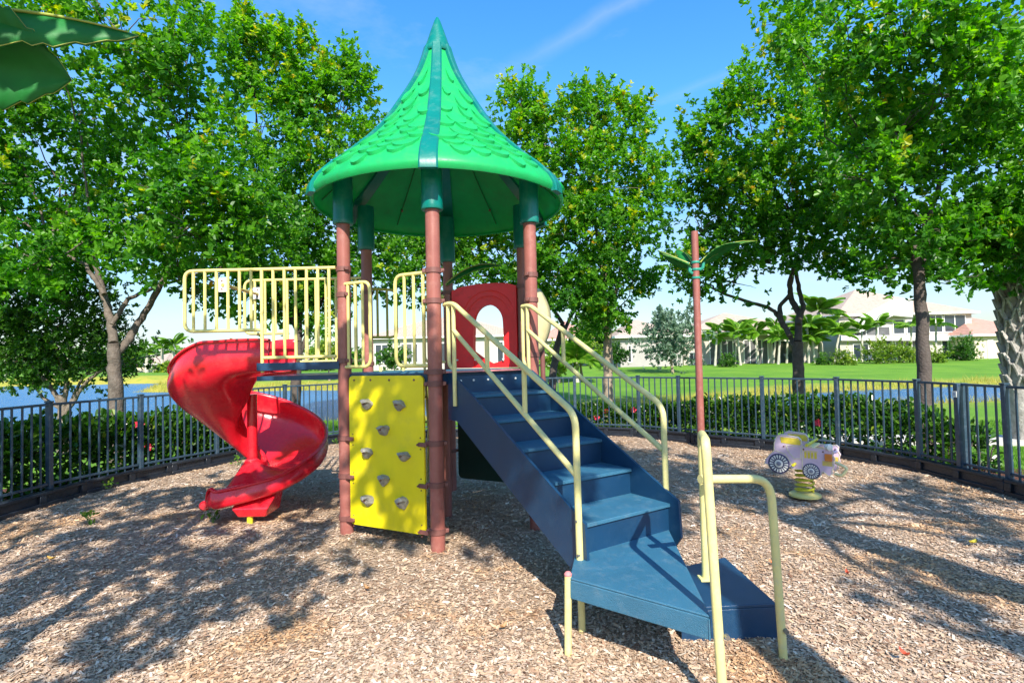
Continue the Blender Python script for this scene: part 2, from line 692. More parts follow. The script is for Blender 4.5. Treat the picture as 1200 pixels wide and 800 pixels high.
def ground_mat(name, c0, c1, c2, shorec=None, scale=3.0, bump=.6, bscale=40):
    mt = bpy.data.materials.new(name)
    mt.use_nodes = True
    t = mt.node_tree
    n, l = t.nodes, t.links
    b = n['Principled BSDF']
    b.inputs['Roughness'].default_value = .85
    b.inputs['Specular IOR Level'].default_value = .15
    g = n.new('ShaderNodeNewGeometry')
    a = n.new('ShaderNodeTexNoise')
    a.inputs['Scale'].default_value = scale
    a.inputs['Detail'].default_value = 8
    a.inputs['Roughness'].default_value = .7
    l.new(g.outputs['Position'], a.inputs['Vector'])
    r = n.new('ShaderNodeValToRGB')
    e = r.color_ramp.elements
    e[0].position, e[0].color = .28, c0 + (1,)
    e[1].position, e[1].color = .75, c2 + (1,)
    k = e.new(.5)
    k.color = c1 + (1,)
    l.new(a.outputs['Fac'], r.inputs[0])
    out = r.outputs[0]
    if shorec:
        at_ = n.new('ShaderNodeAttribute')
        at_.attribute_name = 'shore'
        nz = n.new('ShaderNodeTexNoise')
        nz.inputs['Scale'].default_value = 1.2
        nz.inputs['Detail'].default_value = 5
        l.new(g.outputs['Position'], nz.inputs['Vector'])
        mu = n.new('ShaderNodeMath')
        mu.operation = 'MULTIPLY'
        l.new(at_.outputs['Fac'], mu.inputs[0])
        mr = n.new('ShaderNodeMapRange')
        mr.inputs['From Min'].default_value = .3
        mr.inputs['From Max'].default_value = .55
        mr.inputs['To Min'].default_value = .55
        mr.inputs['To Max'].default_value = 1.4
        l.new(nz.outputs['Fac'], mr.inputs['Value'])
        l.new(mr.outputs[0], mu.inputs[1])
        mu.use_clamp = True
        mm = n.new('ShaderNodeMix')
        mm.data_type = 'RGBA'
        l.new(mu.outputs[0], mm.inputs[0])
        l.new(out, mm.inputs[6])
        mm.inputs[7].default_value = shorec + (1,)
        out = mm.outputs[2]
    l.new(out, b.inputs['Base Color'])
    nb = n.new('ShaderNodeTexNoise')
    nb.inputs['Scale'].default_value = bscale
    nb.inputs['Detail'].default_value = 6
    l.new(g.outputs['Position'], nb.inputs['Vector'])
    bp = n.new('ShaderNodeBump')
    bp.inputs['Strength'].default_value = bump
    bp.inputs['Distance'].default_value = .05
    l.new(nb.outputs['Fac'], bp.inputs['Height'])
    l.new(bp.outputs[0], b.inputs['Normal'])
    return mt


M_lawn = ground_mat('lawn_grass', (.075, .185, .018), (.12, .26, .022), (.19, .32, .03), (.34, .31, .05), .32)
tag(put('lawn', me, None, M_lawn, smooth=True), kind='structure')

# ---- water
wm = bpy.data.materials.new('lake_water')
wm.use_nodes = True
t_ = wm.node_tree
b_ = t_.nodes['Principled BSDF']
b_.inputs['Base Color'].default_value = (.015, .15, .36, 1)
b_.inputs['Roughness'].default_value = .22
b_.inputs['IOR'].default_value = 1.33
b_.inputs['Specular IOR Level'].default_value = .4
g_ = t_.nodes.new('ShaderNodeNewGeometry')
mp_ = t_.nodes.new('ShaderNodeMapping')
mp_.inputs['Scale'].default_value = (1.4, 3.2, 1)
t_.links.new(g_.outputs['Position'], mp_.inputs['Vector'])
nz_ = t_.nodes.new('ShaderNodeTexNoise')
nz_.inputs['Scale'].default_value = 1.6
nz_.inputs['Detail'].default_value = 6
nz_.inputs['Roughness'].default_value = .65
t_.links.new(mp_.outputs[0], nz_.inputs['Vector'])
bp_ = t_.nodes.new('ShaderNodeBump')
bp_.inputs['Strength'].default_value = 1.0
bp_.inputs['Distance'].default_value = .35
t_.links.new(nz_.outputs['Fac'], bp_.inputs['Height'])
t_.links.new(bp_.outputs[0], b_.inputs['Normal'])
mb = MB()
mb.add([(-260, 11, -.30), (60, 11, -.30), (60, 75, -.30), (-260, 75, -.30)], [(0, 1, 2, 3)])
tag(mb.build('lake_water', wm, None, smooth=False), kind='structure')

# ---- mulch sheet inside the fence, planting bed outside it
M_mulch = ground_mat('wood_mulch', (.24, .15, .105), (.44, .32, .225), (.58, .45, .335), None, 34.0, .9, 70)
M_bed = ground_mat('bark_bed', (.05, .022, .014), (.13, .055, .035), (.24, .13, .085), None, 26.0, .9, 60)
PLAY = [tuple(p) for p in FP] + [(6.2, -6), (-6.6, -6)]
gx = np.arange(-6.7, 6.3, .1)
gy = np.arange(-6, 11.7, .1)
GX, GY = np.meshgrid(gx, gy)


def mulchz(x, y):
    return .022 * snoise(x, y, 1.1) + .012 * snoise(x + 3, y - 1, 3.7)


Vz = np.stack([GX.ravel(), GY.ravel(), mulchz(GX, GY).ravel()], 1)
ins = polydist(Vz[:, :2], PLAY) < .02
i0 = (np.arange(len(gy) - 1)[:, None] * len(gx) + np.arange(len(gx) - 1)[None, :]).ravel()
F = np.stack([i0, i0 + 1, i0 + len(gx) + 1, i0 + len(gx)], 1)
F = F[ins[F].all(1)]
tag(put('mulch_ground', npmesh('mulch_ground', Vz, F), None, M_mulch, smooth=True), kind='structure')
mb = MB()
ss = np.linspace(0, FLEN, 120)
pts = [(fpt(s, -.04)[0], fpt(s, 1.5 + .12 * sin(s * 3))[0]) for s in ss]
vv = []
for a, b in pts:
    vv += [(a.x, a.y, -.02), (b.x, b.y, -.02)]
mb.add(vv, [(2 * i, 2 * i + 2, 2 * i + 3, 2 * i + 1) for i in range(len(pts) - 1)])
tag(mb.build('planting_bed', M_bed, None, smooth=False), kind='structure')

# ---- wood chips: every chip real, thicker and denser near the viewer
cn = 400000
yv = 2.25 + (11.4 - 2.25) * NP.uniform(0, 1, cn) ** 1.9
xv = NP.uniform(-1, 1, cn) * np.minimum(6.3, 1.02 * yv + .5)
P = np.stack([xv, yv], 1)
P = P[polydist(P, PLAY) < -.08]
n = len(P)
L = np.clip(NP.lognormal(math.log(.0165), .55, n), .006, .075) * (1 + .25 * (P[:, 1] > 5))
Wd = np.minimum(L * NP.uniform(.16, .62, n), .018)
az = NP.uniform(0, 2 * pi, n)
tl = NP.normal(0, .17, n)
rl = NP.normal(0, .24, n)
d = np.stack([np.cos(az) * np.cos(tl), np.sin(az) * np.cos(tl), np.sin(tl)], 1)
sv = np.stack([-np.sin(az) * np.cos(rl), np.cos(az) * np.cos(rl), np.sin(rl)], 1)
nv = unit(np.cross(d, sv))
c = np.concatenate([P, (mulchz(P[:, 0], P[:, 1]) + NP.uniform(.002, .013, n))[:, None]], 1)
hl, hw, th = (L / 2)[:, None], (Wd / 2)[:, None], NP.uniform(.003, .007, n)[:, None]
V = np.stack([c - d * hl - sv * hw * .8, c + d * hl * .9 - sv * hw, c + d * hl + sv * hw * .7, c - d * hl * .85 + sv * hw,
              c - d * hl - sv * hw * .8 - nv * th, c + d * hl * .9 - sv * hw - nv * th, c + d * hl + sv * hw * .7 - nv * th, c - d * hl * .85 + sv * hw - nv * th], 1)
near = P[:, 1] < 2.4
f5 = np.array([[0, 1, 2, 3], [0, 4, 5, 1], [1, 5, 6, 2], [2, 6, 7, 3], [3, 7, 4, 0]])
ia = np.where(near)[0]
ib = np.where(~near)[0]
F = np.concatenate([(f5[None] + (ia * 8)[:, None, None]).reshape(-1, 4), (f5[:1][None] + (ib * 8)[:, None, None]).reshape(-1, 4)])
tn = NP.beta(2.9, 1.9, n)
tint = np.concatenate([np.repeat(tn[ia], 5), tn[ib]])
me = npmesh('mulch_chips', V.reshape(-1, 3), F, tint)
mc = bpy.data.materials.new('wood_chip')
mc.use_nodes = True
t_ = mc.node_tree
b_ = t_.nodes['Principled BSDF']
b_.inputs['Roughness'].default_value = .8
b_.inputs['Specular IOR Level'].default_value = .2
a_ = t_.nodes.new('ShaderNodeAttribute')
a_.attribute_name = 'tint'
r_ = t_.nodes.new('ShaderNodeValToRGB')
el = r_.color_ramp.elements
el[0].position, el[0].color = 0, (.085, .045, .03, 1)
el[1].position, el[1].color = 1, (.78, .70, .60, 1)
for p_, c_ in ((.18, (.23, .13, .085, 1)), (.38, (.43, .285, .19, 1)), (.56, (.54, .395, .265, 1)), (.72, (.47, .35, .265, 1)), (.86, (.64, .51, .38, 1))):
    k = el.new(p_)
    k.color = c_
t_.links.new(a_.outputs['Fac'], r_.inputs[0])
g_ = t_.nodes.new('ShaderNodeNewGeometry')
nz_ = t_.nodes.new('ShaderNodeTexNoise')
nz_.inputs['Scale'].default_value = 1.1
nz_.inputs['Detail'].default_value = 3
t_.links.new(g_.outputs['Position'], nz_.inputs['Vector'])
mr_ = t_.nodes.new('ShaderNodeMapRange')
mr_.inputs['From Min'].default_value = .53
mr_.inputs['From Max'].default_value = .64
mr_.inputs['To Max'].default_value = .65
t_.links.new(nz_.outputs['Fac'], mr_.inputs['Value'])
mm_ = t_.nodes.new('ShaderNodeMix')
mm_.data_type = 'RGBA'
mm_.blend_type = 'MULTIPLY'
mm_.inputs[7].default_value = (1.0, .76, .46, 1)
t_.links.new(mr_.outputs[0], mm_.inputs[0])
t_.links.new(r_.outputs[0], mm_.inputs[6])
t_.links.new(mm_.outputs[2], b_.inputs['Base Color'])
tag(put('mulch_chips', me, None, mc), kind='stuff')

# ---- border timbers
bt = thing('playground_border', 'black plastic border of recessed sections edging the wood mulch under the fence', 'border', (0, 11.3, 0))
SEG = 1.22
k = 0
s = 0.0
while s + SEG < FLEN:
    a, _ = fpt(s + .006, -.05)
    b, _ = fpt(s + SEG - .006, -.05)
    dr = (b - a).normalized()
    nrm = Vector((dr.y, -dr.x, 0))
    tilt = R.uniform(-.008, .008)
    mb = MB()
    # body with a recessed front pocket in two halves
    a.z = b.z = .085 + tilt
    mb.beam(a + nrm * -.015, b + nrm * -.015, .09, .20)
    a2, b2 = a + nrm * .045, b + nrm * .045
    mb.beam(a2 + Vector((0, 0, .083)), b2 + Vector((0, 0, .083)), .035, .034)
    mb.beam(a2 + Vector((0, 0, -.06)), b2 + Vector((0, 0, -.06)), .032, .06)
    for f_ in (.0, .5, 1.0):
        q = a2.lerp(b2, f_ * .94 + .03) + Vector((0, 0, .018))
        mb.beam(q - dr * .04, q + dr * .04, .031, .096)
    mb.build('border_section', M_curb, bt)
    s += SEG
    k += 1

# ---- fence
fence = thing('metal_fence', 'slate coloured metal picket fence running around the mulch playground', 'fence', (0, 11.4, 0))
PS = [sproj(*p) for p in ((-5.9, 3.6), (-5.8, 5.2), (-5.70, 6.66), (-5.41, 7.81), (-4.96, 8.97), (-4.35, 10.26), (-3.25, 11.31), (-1.75, 11.43), (-.2, 11.45), (1.36, 11.46), (2.48, 10.9),
                          (3.16, 10.29), (4.27, 9.26), (5.0, 8.4), (5.43, 7.27), (5.54, 6.05), (5.58, 4.6), (5.6, 3.2))]
mpost = MB().box((0, 0, .61), (.062, .062, 1.24))
mpost.box((0, 0, 1.238), (.07, .07, .02))
mpost = mpost.mesh('fence_post')
mpick = MB().box((0, 0, .69), (.02, .02, 1.02)).mesh('picket')
for me_ in (mpost, mpick):
    me_.materials.append(M_fence)
for s in PS:
    p, a = fpt(s)
    o = put('post', mpost, fence)
    o.location, o.rotation_euler = p, (R.uniform(-.006, .006), R.uniform(-.006, .006), a)
npk = 0
for i in range(len(PS) - 1):
    s0, s1 = PS[i], PS[i + 1]
    p0, _ = fpt(s0)
    p1, _ = fpt(s1)
    dr = (p1 - p0).normalized()
    for z in (1.205, .235):
        MB().beam(p0 + dr * .032 + Vector((0, 0, z)), p1 - dr * .032 + Vector((0, 0, z)), .034, .03).build('rail', M_fence, fence)
    cnt = max(3, round((p1 - p0).length / .118))
    for q in range(1, cnt):
        p = p0.lerp(p1, q / cnt)
        o = put('picket', mpick, fence)
        o.location, o.rotation_euler = p, (R.uniform(-.005, .005), R.uniform(-.005, .005), atan2(dr.y, dr.x))
        npk += 1
# latch post with its white notice
p, a = fpt(sproj(5.49, 6.63))
MB().box((p.x, p.y, .66), (.075, .15, 1.12), a).build('latch_post', M_fence, fence)
ps = MB().box((p.x - .085 * cos(a + pi / 2) - .0, p.y - .085 * sin(a + pi / 2), 1.085), (.065, .006, .075), a).build('sticker', M_white, fence)
mb = MB()
for q in (-.012, .004, .018):
    mb.box((p.x - .089 * cos(a + pi / 2), p.y - .089 * sin(a + pi / 2), 1.083 + q), (.034 - abs(q), .003, .006), a)
mb.build('print', pmat('blue_print', (.05, .09, .3), .5), ps)

# ---- pavement beyond the fence on the right
mb = MB()
mb.prism([(5.9, 9.75, -.06), (13, 8.6, -.06), (13, 9.5, -.06), (5.9, 10.6, -.06)], (0, 0, .08))
tag(mb.build('footpath', pmat('pale_concrete', (.50, .48, .44), .85, .1, 5, .2, 60), None, smooth=False), kind='structure')
# ================================================================== PLAY TOWER
HC = Vector((-.7435, 5.8048, 0))
HR, HA = 1.0559, -1.5148
HX = {k: HC + Vector((cos(HA + i * pi / 3), sin(HA + i * pi / 3), 0)) * HR for i, k in enumerate(['FC', 'R', 'RB', 'B', 'LB', 'LF'])}
DZ = 1.533
tower = thing('play_tower', 'climbing tower with green scaled witch hat roof, red slide and navy stairs', 'play tower', tuple(HC))
Z = Vector((0, 0, 1))


def edge(a, b):
    A, B = HX[a], HX[b]
    d = (B - A).normalized()
    return A, B, d, Vector((d.y, -d.x, 0))


SLEEVE = {'FC': 2.99, 'R': 2.995, 'LF': 3.0, 'LB': 2.96, 'B': 2.90, 'RB': 2.96}
CLZ = {'FC': (.16, .56, .92, 1.44, 1.545, 2.17, 2.44), 'LF': (.16, .56, .92, 1.66, 2.30, 2.55), 'R': (.12, 1.68, 2.22, 2.47), 'RB': (.5, 1.7, 2.5),
       'B': (.5, 1.5, 2.5), 'LB': (.9, 1.62, 2.45)}
for k, c in HX.items():
    po = MB().tube([c - Z * .1, c + Z * (SLEEVE[k] + .3)], .0635, 20).build('post', M_post, tower)
    for z in CLZ[k]:
        mb = MB()
        mb.lathe(c + Z * z, [(.066, -.024), (.073, -.022), (.073, .022), (.066, .024)], 20)
        out = (c - HC).normalized()
        sd_ = Vector((-out.y, out.x, 0))
        for sg in (-1, 1):
            mb.beam(c + Z * z + sd_ * sg * .062, c + Z * z + sd_ * sg * .098, .034, .036)
        mb.tube([c + Z * z + sd_ * .088 - out * .02, c + Z * z + sd_ * .088 + out * .024], .008, 6)
        mb.build('clamp', M_clamp, po)
    mb = MB()
    mb.lathe(c, [(.070, SLEEVE[k] - .012), (.094, SLEEVE[k] - .010), (.098, SLEEVE[k]), (.096, SLEEVE[k] + .03), (.094, 3.46)], 22)
    mb.build('sleeve', M_teal, po)
# centre post under the deck, perforated back plate beside it
MB().tube([HC - Z * .1, HC + Z * (DZ - .06)], .0635, 18).build('centre_post', M_post, tower)
A, B = HC, HX['B']
d = (B - A).normalized()
mb = MB()
nu, nz = 16, 44
vv, ff = [], []
for j in range(nz * 2 + 1):
    for i in range(nu * 2 + 1):
        p = A + d * (.08 + .9 * i / (nu * 2)) + Z * (.22 + 1.22 * j / (nz * 2))
        vv.append(p)
w_ = nu * 2 + 1
for j in range(nz * 2):
    for i in range(nu * 2):
        if i % 2 == 1 and j % 2 == 1:
            continue
        ff.append((j * w_ + i, j * w_ + i + 1, (j + 1) * w_ + i + 1, (j + 1) * w_ + i))
mb.add(vv, ff)
o = mb.build('perforated_plate', M_clamp, tower, smooth=False)
md = o.modifiers.new('thick', 'SOLIDIFY')
md.thickness = .006

# deck
mb = MB()
order = ['FC', 'R', 'RB', 'B', 'LB', 'LF']
mb.prism([HC + (HX[k] - HC) * 1.0 + Z * (DZ - .05) for k in order], (0, 0, .045))
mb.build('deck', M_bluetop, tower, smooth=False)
mb = MB()
for i in range(6):
    a, b = HX[order[i]], HX[order[(i + 1) % 6]]
    dd = (b - a).normalized()
    mb.beam(a + dd * .07 + Z * (DZ - .052), b - dd * .07 + Z * (DZ - .052), .03, .10)
mb.build('deck_frame', M_blue, tower, smooth=False)
# pink painted lip along the stair side of the deck
A, B, d, nn = edge('FC', 'R')
MB().beam(A + d * .08 + nn * .02 + Z * (DZ + .006), B - d * .08 + nn * .02 + Z * (DZ + .006), .075, .016).build('deck_lip', pmat('faded_pink_coating', (.6, .22, .22), .5), tower)

# ---------------- roof
PROF = [(.118, 5.04), (.15, 4.93), (.20, 4.79), (.26, 4.66), (.34, 4.52), (.43, 4.375), (.53, 4.215), (.645, 4.05), (.78, 3.90), (.92, 3.765), (1.05, 3.645), (1.165, 3.55), (1.265, 3.45), (1.325, 3.385), (1.342, 3.335)]
PR = np.array(PROF)
PSL = np.concatenate([[0], np.cumsum(np.linalg.norm(np.diff(PR, axis=0), axis=1))])


def roofp(ph, s, off=0.0):
    """point on the roof skin at bearing ph and s (0 top .. 1 rim), off metres out of it"""
    def raw(ph, s):
        q = min(max(s, 0), 1.06) * PSL[-1]
        r, z = np.interp(q, PSL, PR[:, 0]), np.interp(q, PSL, PR[:, 1])
        if s > 1:
            z -= (s - 1) * PSL[-1]
        k = round((ph - HA) / (pi / 3))
        loc = ph - HA - math.floor((ph - HA) / (pi / 3)) * (pi / 3)
        hexf = cos(pi / 6) / cos(loc - pi / 6)
        bl = .55 * (1 - s) + .10
        r *= 1 - bl + bl * hexf
        return HC + Vector((r * cos(ph), r * sin(ph), z))
    p = raw(ph, s)
    if off:
        e = .01
        n_ = (raw(ph + e, s) - raw(ph - e, s)).cross(raw(ph, s - e) - raw(ph, s + e))
        n_.normalize()
        if n_.z < 0:
            n_ = -n_
        p += n_ * off
    return p


roof = MB()
roof.lathe(HC, [(.150, 4.985), (.158, 5.0), (.155, 5.02), (.118, 5.12), (.075, 5.25), (.035, 5.36), (.012, 5.405), (.002, 5.41)], 28)
roof = roof.build('roof', M_teal, tower)
roof['label'] = 'six sided green hat roof with teal ribs and pointed teal finial'
rr2 = random.Random(3)
for i in range(6):
    a0 = HA + i * pi / 3
    NA, NS = 16, 22
    vv, ff = [], []
    for j in range(NS + 4):
        for k in range(NA + 1):
            ph = a0 + (pi / 3) * k / NA
            if j <= NS:
                p = roofp(ph, j / NS)
            else:                                                   # rolled rim
                q = j - NS
                p = roofp(ph, 1.0)
                rd = Vector((cos(ph), sin(ph), 0))
                p = p + rd * (.0, .004, -.012, -.035)[q] + Z * (0, -.035, -.06, -.052)[q]
            vv.append(p)
    for j in range(NS + 3):
        for k in range(NA):
            q = j * (NA + 1) + k
            ff.append((q, q + 1, q + NA + 2, q + NA + 1))
    o = MB().add(vv, ff).build('roof_panel', M_green, roof, angle=70)
    md = o.modifiers.new('thick', 'SOLIDIFY')
    md.thickness = .012
    md.offset = -1
    # moulded scales, tips down the slope
    mb = MB()
    mb2 = []
    rows = 11
    for r_ in range(rows):
        s0 = .12 + .071 * r_
        rad = np.interp(s0 * PSL[-1], PSL, PR[:, 0])
        cntf = max(1, int(rad * (pi / 3) / .165))
        for q in range(cntf + (r_ % 2)):
            u = (q + .5 + (0 if r_ % 2 == 0 else -.5)) / cntf
            if u < .10 or u > .90 :
                continue
            wa = min(.20, .95 / cntf) * rr2.uniform(.85, 1.2) * .62
            ln = .135 * rr2.uniform(.85, 1.2)
            uu = u + rr2.uniform(-.02, .02)
            th = .034 * rr2.uniform(.8, 1.25)
            sk = rr2.uniform(-.012, .012)
            vs, fs = [], []
            NU, NV = 6, 4
            for jv in range(NV + 1):
                v_ = jv / NV
                for ju in range(NU + 1):
                    x = ju / NU * 2 - 1
                    tip = ln * (.42 + .58 * sqrt(max(0, 1 - (x * .98) ** 2)))
                    ph = a0 + (pi / 3) * (uu + wa * x * (.85 + .15 * v_) + sk * v_)
                    lift = th * (v_ ** 1.15) * (1 - .25 * abs(x) ** 3)
                    vs.append(roofp(ph, s0 + tip * v_, lift + .001))
            for ju in range(NU + 1):                                # down turned edge
                x = ju / NU * 2 - 1
                tip = ln * (.42 + .58 * sqrt(max(0, 1 - (x * .98) ** 2)))
                ph = a0 + (pi / 3) * (uu + wa * x + sk)
                vs.append(roofp(ph, s0 + tip + .008, -.004))
            for jv in range(NV + 1):
                for ju in range(NU):
                    q_ = jv * (NU + 1) + ju
                    fs.append((q_, q_ + 1, q_ + NU + 2, q_ + NU + 1))
            MB().add(vs, fs).build('scale', M_green, roof, angle=38)
    # rib over the seam at this post, with a hooked end
    mb = MB()
    NS = 22
    prv = None
    vv = []
    tn_ = Vector((-sin(a0), cos(a0), 0))
    for j in range(NS + 3):
        s_ = min(j / NS, 1.0)
        p = roofp(a0, s_)
        hw = .050 + .032 * s_
        q0, q1 = roofp(a0, max(s_ - .02, 0)), roofp(a0, min(s_ + .02, 1.0))
        t_ = (q1 - q0).normalized()
        n_ = tn_.cross(t_)
        n_ = n_ if n_.dot(Vector((cos(a0), sin(a0), .6))) > 0 else -n_
        n_.normalize()
        if j > NS:
            p = p + Vector((cos(a0), sin(a0), 0)) * .012 - Z * (.045 if j == NS + 1 else .085)
            n_ = Vector((cos(a0), sin(a0), 0))
        top, bot = .034, -.05
        if j > NS:
            bot = -.02
        vv += [p - tn_ * hw + n_ * bot, p - tn_ * hw + n_ * (top - .012), p - tn_ * (hw - .014) + n_ * top,
               p + tn_ * (hw - .014) + n_ * top, p + tn_ * hw + n_ * (top - .012), p + tn_ * hw + n_ * bot]
    ff = []
    for j in range(NS + 2):
        for k in range(6):
            ff.append((j * 6 + k, j * 6 + (k + 1) % 6, (j + 1) * 6 + (k + 1) % 6, (j + 1) * 6 + k))
    ff += [tuple(range(5, -1, -1)), tuple((NS + 2) * 6 + k for k in range(6))]
    mb.add(vv, ff)
    mb.build('rib', M_teal, roof, angle=30)
    # under-seam and bolts
    am = a0 + pi / 6
    mb = MB()
    mb.tube([roofp(am, s_, -.024) for s_ in np.linspace(.2, .96, 14)], .006, 6)
    mb.build('seam', pmat('seam_dark_green', (.004, .16, .035), .5), roof)
    mb = MB()
    for s_ in (.5, .86):
        mb.tube([roofp(am, s_, -.02), roofp(am, s_, -.045)], .014, 8)
    mb.build('bolt', M_clamp, roof)

# ---------------- climbing panel between the two front posts
A, B, d, nn = edge('LF', 'FC')


def ep(s, z, off=0.0):
    return A + d * s + nn * off + Z * z


def rounded(x0, z0, x1, z1, r, seg=5):
    out = []
    for cx_, cz_, a0 in ((x1 - r, z1 - r, 0), (x0 + r, z1 - r, 90), (x0 + r, z0 + r, 180), (x1 - r, z0 + r, 270)):
        for k in range(seg + 1):
            a = radians(a0 + 90 * k / seg)
            out.append((cx_ + r * cos(a), cz_ + r * sin(a)))
    return out


pan = MB()
pan.prism([ep(x, z, .045) for x, z in rounded(.093, .12, .958, 1.515, .045)], nn * -.022)
pan = pan.build('climbing_panel', M_yellow, tower)
pan['label'] = 'yellow climbing wall panel with eight grey hand holds'
for s_, z_ in [(.325, 1.25), (.70, 1.25), (.516, 1.02), (.317, .80), (.743, .795), (.51, .566), (.319, .365), (.714, .38)]:
    vv, ff = [], []
    rings = [(1.0, 0.0), (.96, .022), (.74, .05), (.42, .064), (.0, .066)]
    rot = R.uniform(-.25, .25)
    sc_ = R.uniform(.9, 1.1)
    n_ = 12
    wob = [R.uniform(.85, 1.15) for _ in range(n_)]
    for ri, (rad, h) in enumerate(rings):
        for k in range(n_):
            a = 2 * pi * k / n_
            x, z = cos(a) * .061, sin(a) * .046
            z = z * (1.0 if z > 0 else 1.25)
            x *= 1.12 - .55 * max(0, -sin(a))
            x, z = (x * cos(rot) - z * sin(rot)), (x * sin(rot) + z * cos(rot))
            hh = h * (1.25 if sin(a) > .1 else .85)
            vv.append(ep(s_ + x * rad * sc_ * wob[k], z_ + z * rad * sc_ * wob[k] + (.014 if ri > 1 else 0), .045 + hh + R.uniform(-.004, .004) * (ri > 0)))
    for ri in range(len(rings) - 1):
        for k in range(n_):
            ff.append((ri * n_ + k, ri * n_ + (k + 1) % n_, (ri + 1) * n_ + (k + 1) % n_, (ri + 1) * n_ + k))
    mb = MB().add(vv, ff)
    mb.build('hand_hold', M_hold, pan, angle=35)
    MB().tube([ep(s_, z_ + .008, .10), ep(s_, z_ + .008, .118)], .009, 8).build('hold_bolt', M_clamp, pan)
for s_ in (.16, .36, .58, .86):
    MB().lathe(None, [(.010, 0), (.010, .005), (.004, .008)], 8, M=Matrix.Translation(ep(s_, 1.475, .045)) @ nn.to_track_quat('Z', 'Y').to_matrix().to_4x4()).build('bolt', M_clamp, pan)
for z_ in (.16, .56, .92):
    for s0, s1 in ((.055, .15), (1.0, .905)):
        mb = MB()
        mb.beam(ep(s0, z_ + (0 if s0 < .5 else -.012), .062), ep(s1, z_ + (0 if s0 < .5 else -.012), .058), .018, .036)
        mb.tube([ep(s1, z_ + (0 if s0 < .5 else -.012), .06), ep(s1, z_ + (0 if s0 < .5 else -.012), .078)], .010, 8)
        mb.build('bracket', M_clamp, pan)
    for s_ in (.135, .92):
        for dz in (-.055, .045):
            MB().tube([ep(s_, z_ + dz, .044), ep(s_, z_ + dz, .051)], .006, 6).build('bolt', M_clamp, pan)

TB = .0165


def loop_panel(nm, P0, dr, x0, x1, z0, z1, bars, rad, mat=M_cream, sides=10, open_right=False, lab=None):
    """barrier: bent tube frame plus upright bars, each its own child"""
    def q(x, z):
        return P0 + dr * x + Z * z
    xm = (x0 + x1) / 2
    fr = MB().tube(bend([q(xm, z0), q(x0, z0), q(x0, z1), q(x1, z1), q(x1, z0), q(xm, z0)], rad), TB, sides)
    f = fr.build(nm, mat, tower)
    if lab:
        f['label'] = lab
    for x in bars:
        MB().tube([q(x, z0), q(x, z1)], TB * .86, 8).build('bar', mat, f)
    return f


# barriers over the climbing panel (gap between them)
def corner_barrier(nm, xpost, xin, z0, z1, nb, mat=M_cream, lab=None, E=None):
    A_, d_ = E
    q = lambda x, z: A_ + d_ * x + Z * z
    sg = 1 if xin > xpost else -1
    f = MB().tube(bend([q(xpost, z1), q(xin, z1), q(xin, z0), q(xpost, z0)], .085), TB, 10).build(nm, mat, tower)
    if lab:
        f['label'] = lab
    for k in range(nb):
        x = xpost + (xin - xpost) * (k + .55) / (nb + .55)
        MB().tube([q(x, z0), q(x, z1)], TB * .86, 8).build('bar', mat, f)


EO = (A + nn * .03, d)
corner_barrier('barrier', .03, .352, 1.60, 2.40, 3, lab='cream barrier at the left of the climbing wall top', E=EO)
corner_barrier('barrier', 1.02, .652, 1.60, 2.425, 3, lab='cream barrier at the right of the climbing wall top', E=EO)
A2, B2, d2, n2 = edge('LB', 'B')
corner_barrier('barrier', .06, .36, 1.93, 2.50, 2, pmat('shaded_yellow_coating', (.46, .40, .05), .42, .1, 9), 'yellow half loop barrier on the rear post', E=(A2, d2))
corner_barrier('barrier', 1.0, .72, 1.62, 2.45, 2, E=(A2, d2))
mb = MB()
for x in (.14, .42, .70):
    mb.tube([A2 + d2 * x + n2 * .03 + Z * .0, A2 + d2 * x + n2 * .12 + Z * .8, A2 + d2 * x + n2 * .03 + Z * 1.58], TB, 8)
for z in (.3, .6, .9, 1.2):
    mb.tube([A2 + d2 * .14 + n2 * .10 + Z * z, A2 + d2 * .70 + n2 * .10 + Z * z], TB * .8, 8)
mb.build('rear_ladder', M_cream, tower)

# ---------------- red arch panel and the dark green panel below, on the far right edge
A3, B3, d3, n3 = edge('RB', 'B')
x0, x1, zb, zt = .065, .972, 1.54, 2.57


def arch_out(k, n_):
    return None


ax, aw, az0, ar = .455, .205, 1.54, .0
oz = 2.09
mb = MB()
inn, outp = [], []
seg = 16
inn.append((ax - aw * 1.02, zb))
inn.append((ax - aw * 1.06, zb + .25))
for k in range(seg + 1):
    a = pi - pi * k / seg
    inn.append((ax + aw * cos(a) * 1.0, oz + .215 * sin(a)))
inn.append((ax + aw * 1.06, zb + .25))
inn.append((ax + aw * 1.02, zb))
npi = len(inn)
op = [(x0, zb), (x0, zb + .3)]
for k in range(seg + 1):
    t = k / seg
    if t < .25:
        op.append((x0, zb + .3 + (zt - .06 - zb - .3) * t / .25))
    elif t <= .75:
        f_ = (t - .25) / .5
        op.append((x0 + (x1 - x0) * f_, zt - .06 + .06 * sin(pi * f_) ** .5))
    else:
        op.append((x1, zt - .06 - (zt - .06 - zb - .3) * (t - .75) / .25))
op += [(x1, zb + .3), (x1, zb)]
q = lambda x, z, o: A3 + d3 * x + n3 * o + Z * z
vv = []
for o_ in (-.05, .015):
    vv += [q(x, z, o_) for x, z in inn] + [q(x, z, o_) for x, z in op]
ff = []
M2 = npi * 2
for i in range(npi - 1):
    ff += [(i, i + 1, npi + i + 1, npi + i), (M2 + i, M2 + npi + i, M2 + npi + i + 1, M2 + i + 1),
           (i, M2 + i, M2 + i + 1, i + 1), (npi + i, npi + i + 1, M2 + npi + i + 1, M2 + npi + i)]
ff += [(0, npi, M2 + npi, M2), (npi - 1, M2 - 1 - 0, 2 * M2 - 1, M2 + npi - 1)]
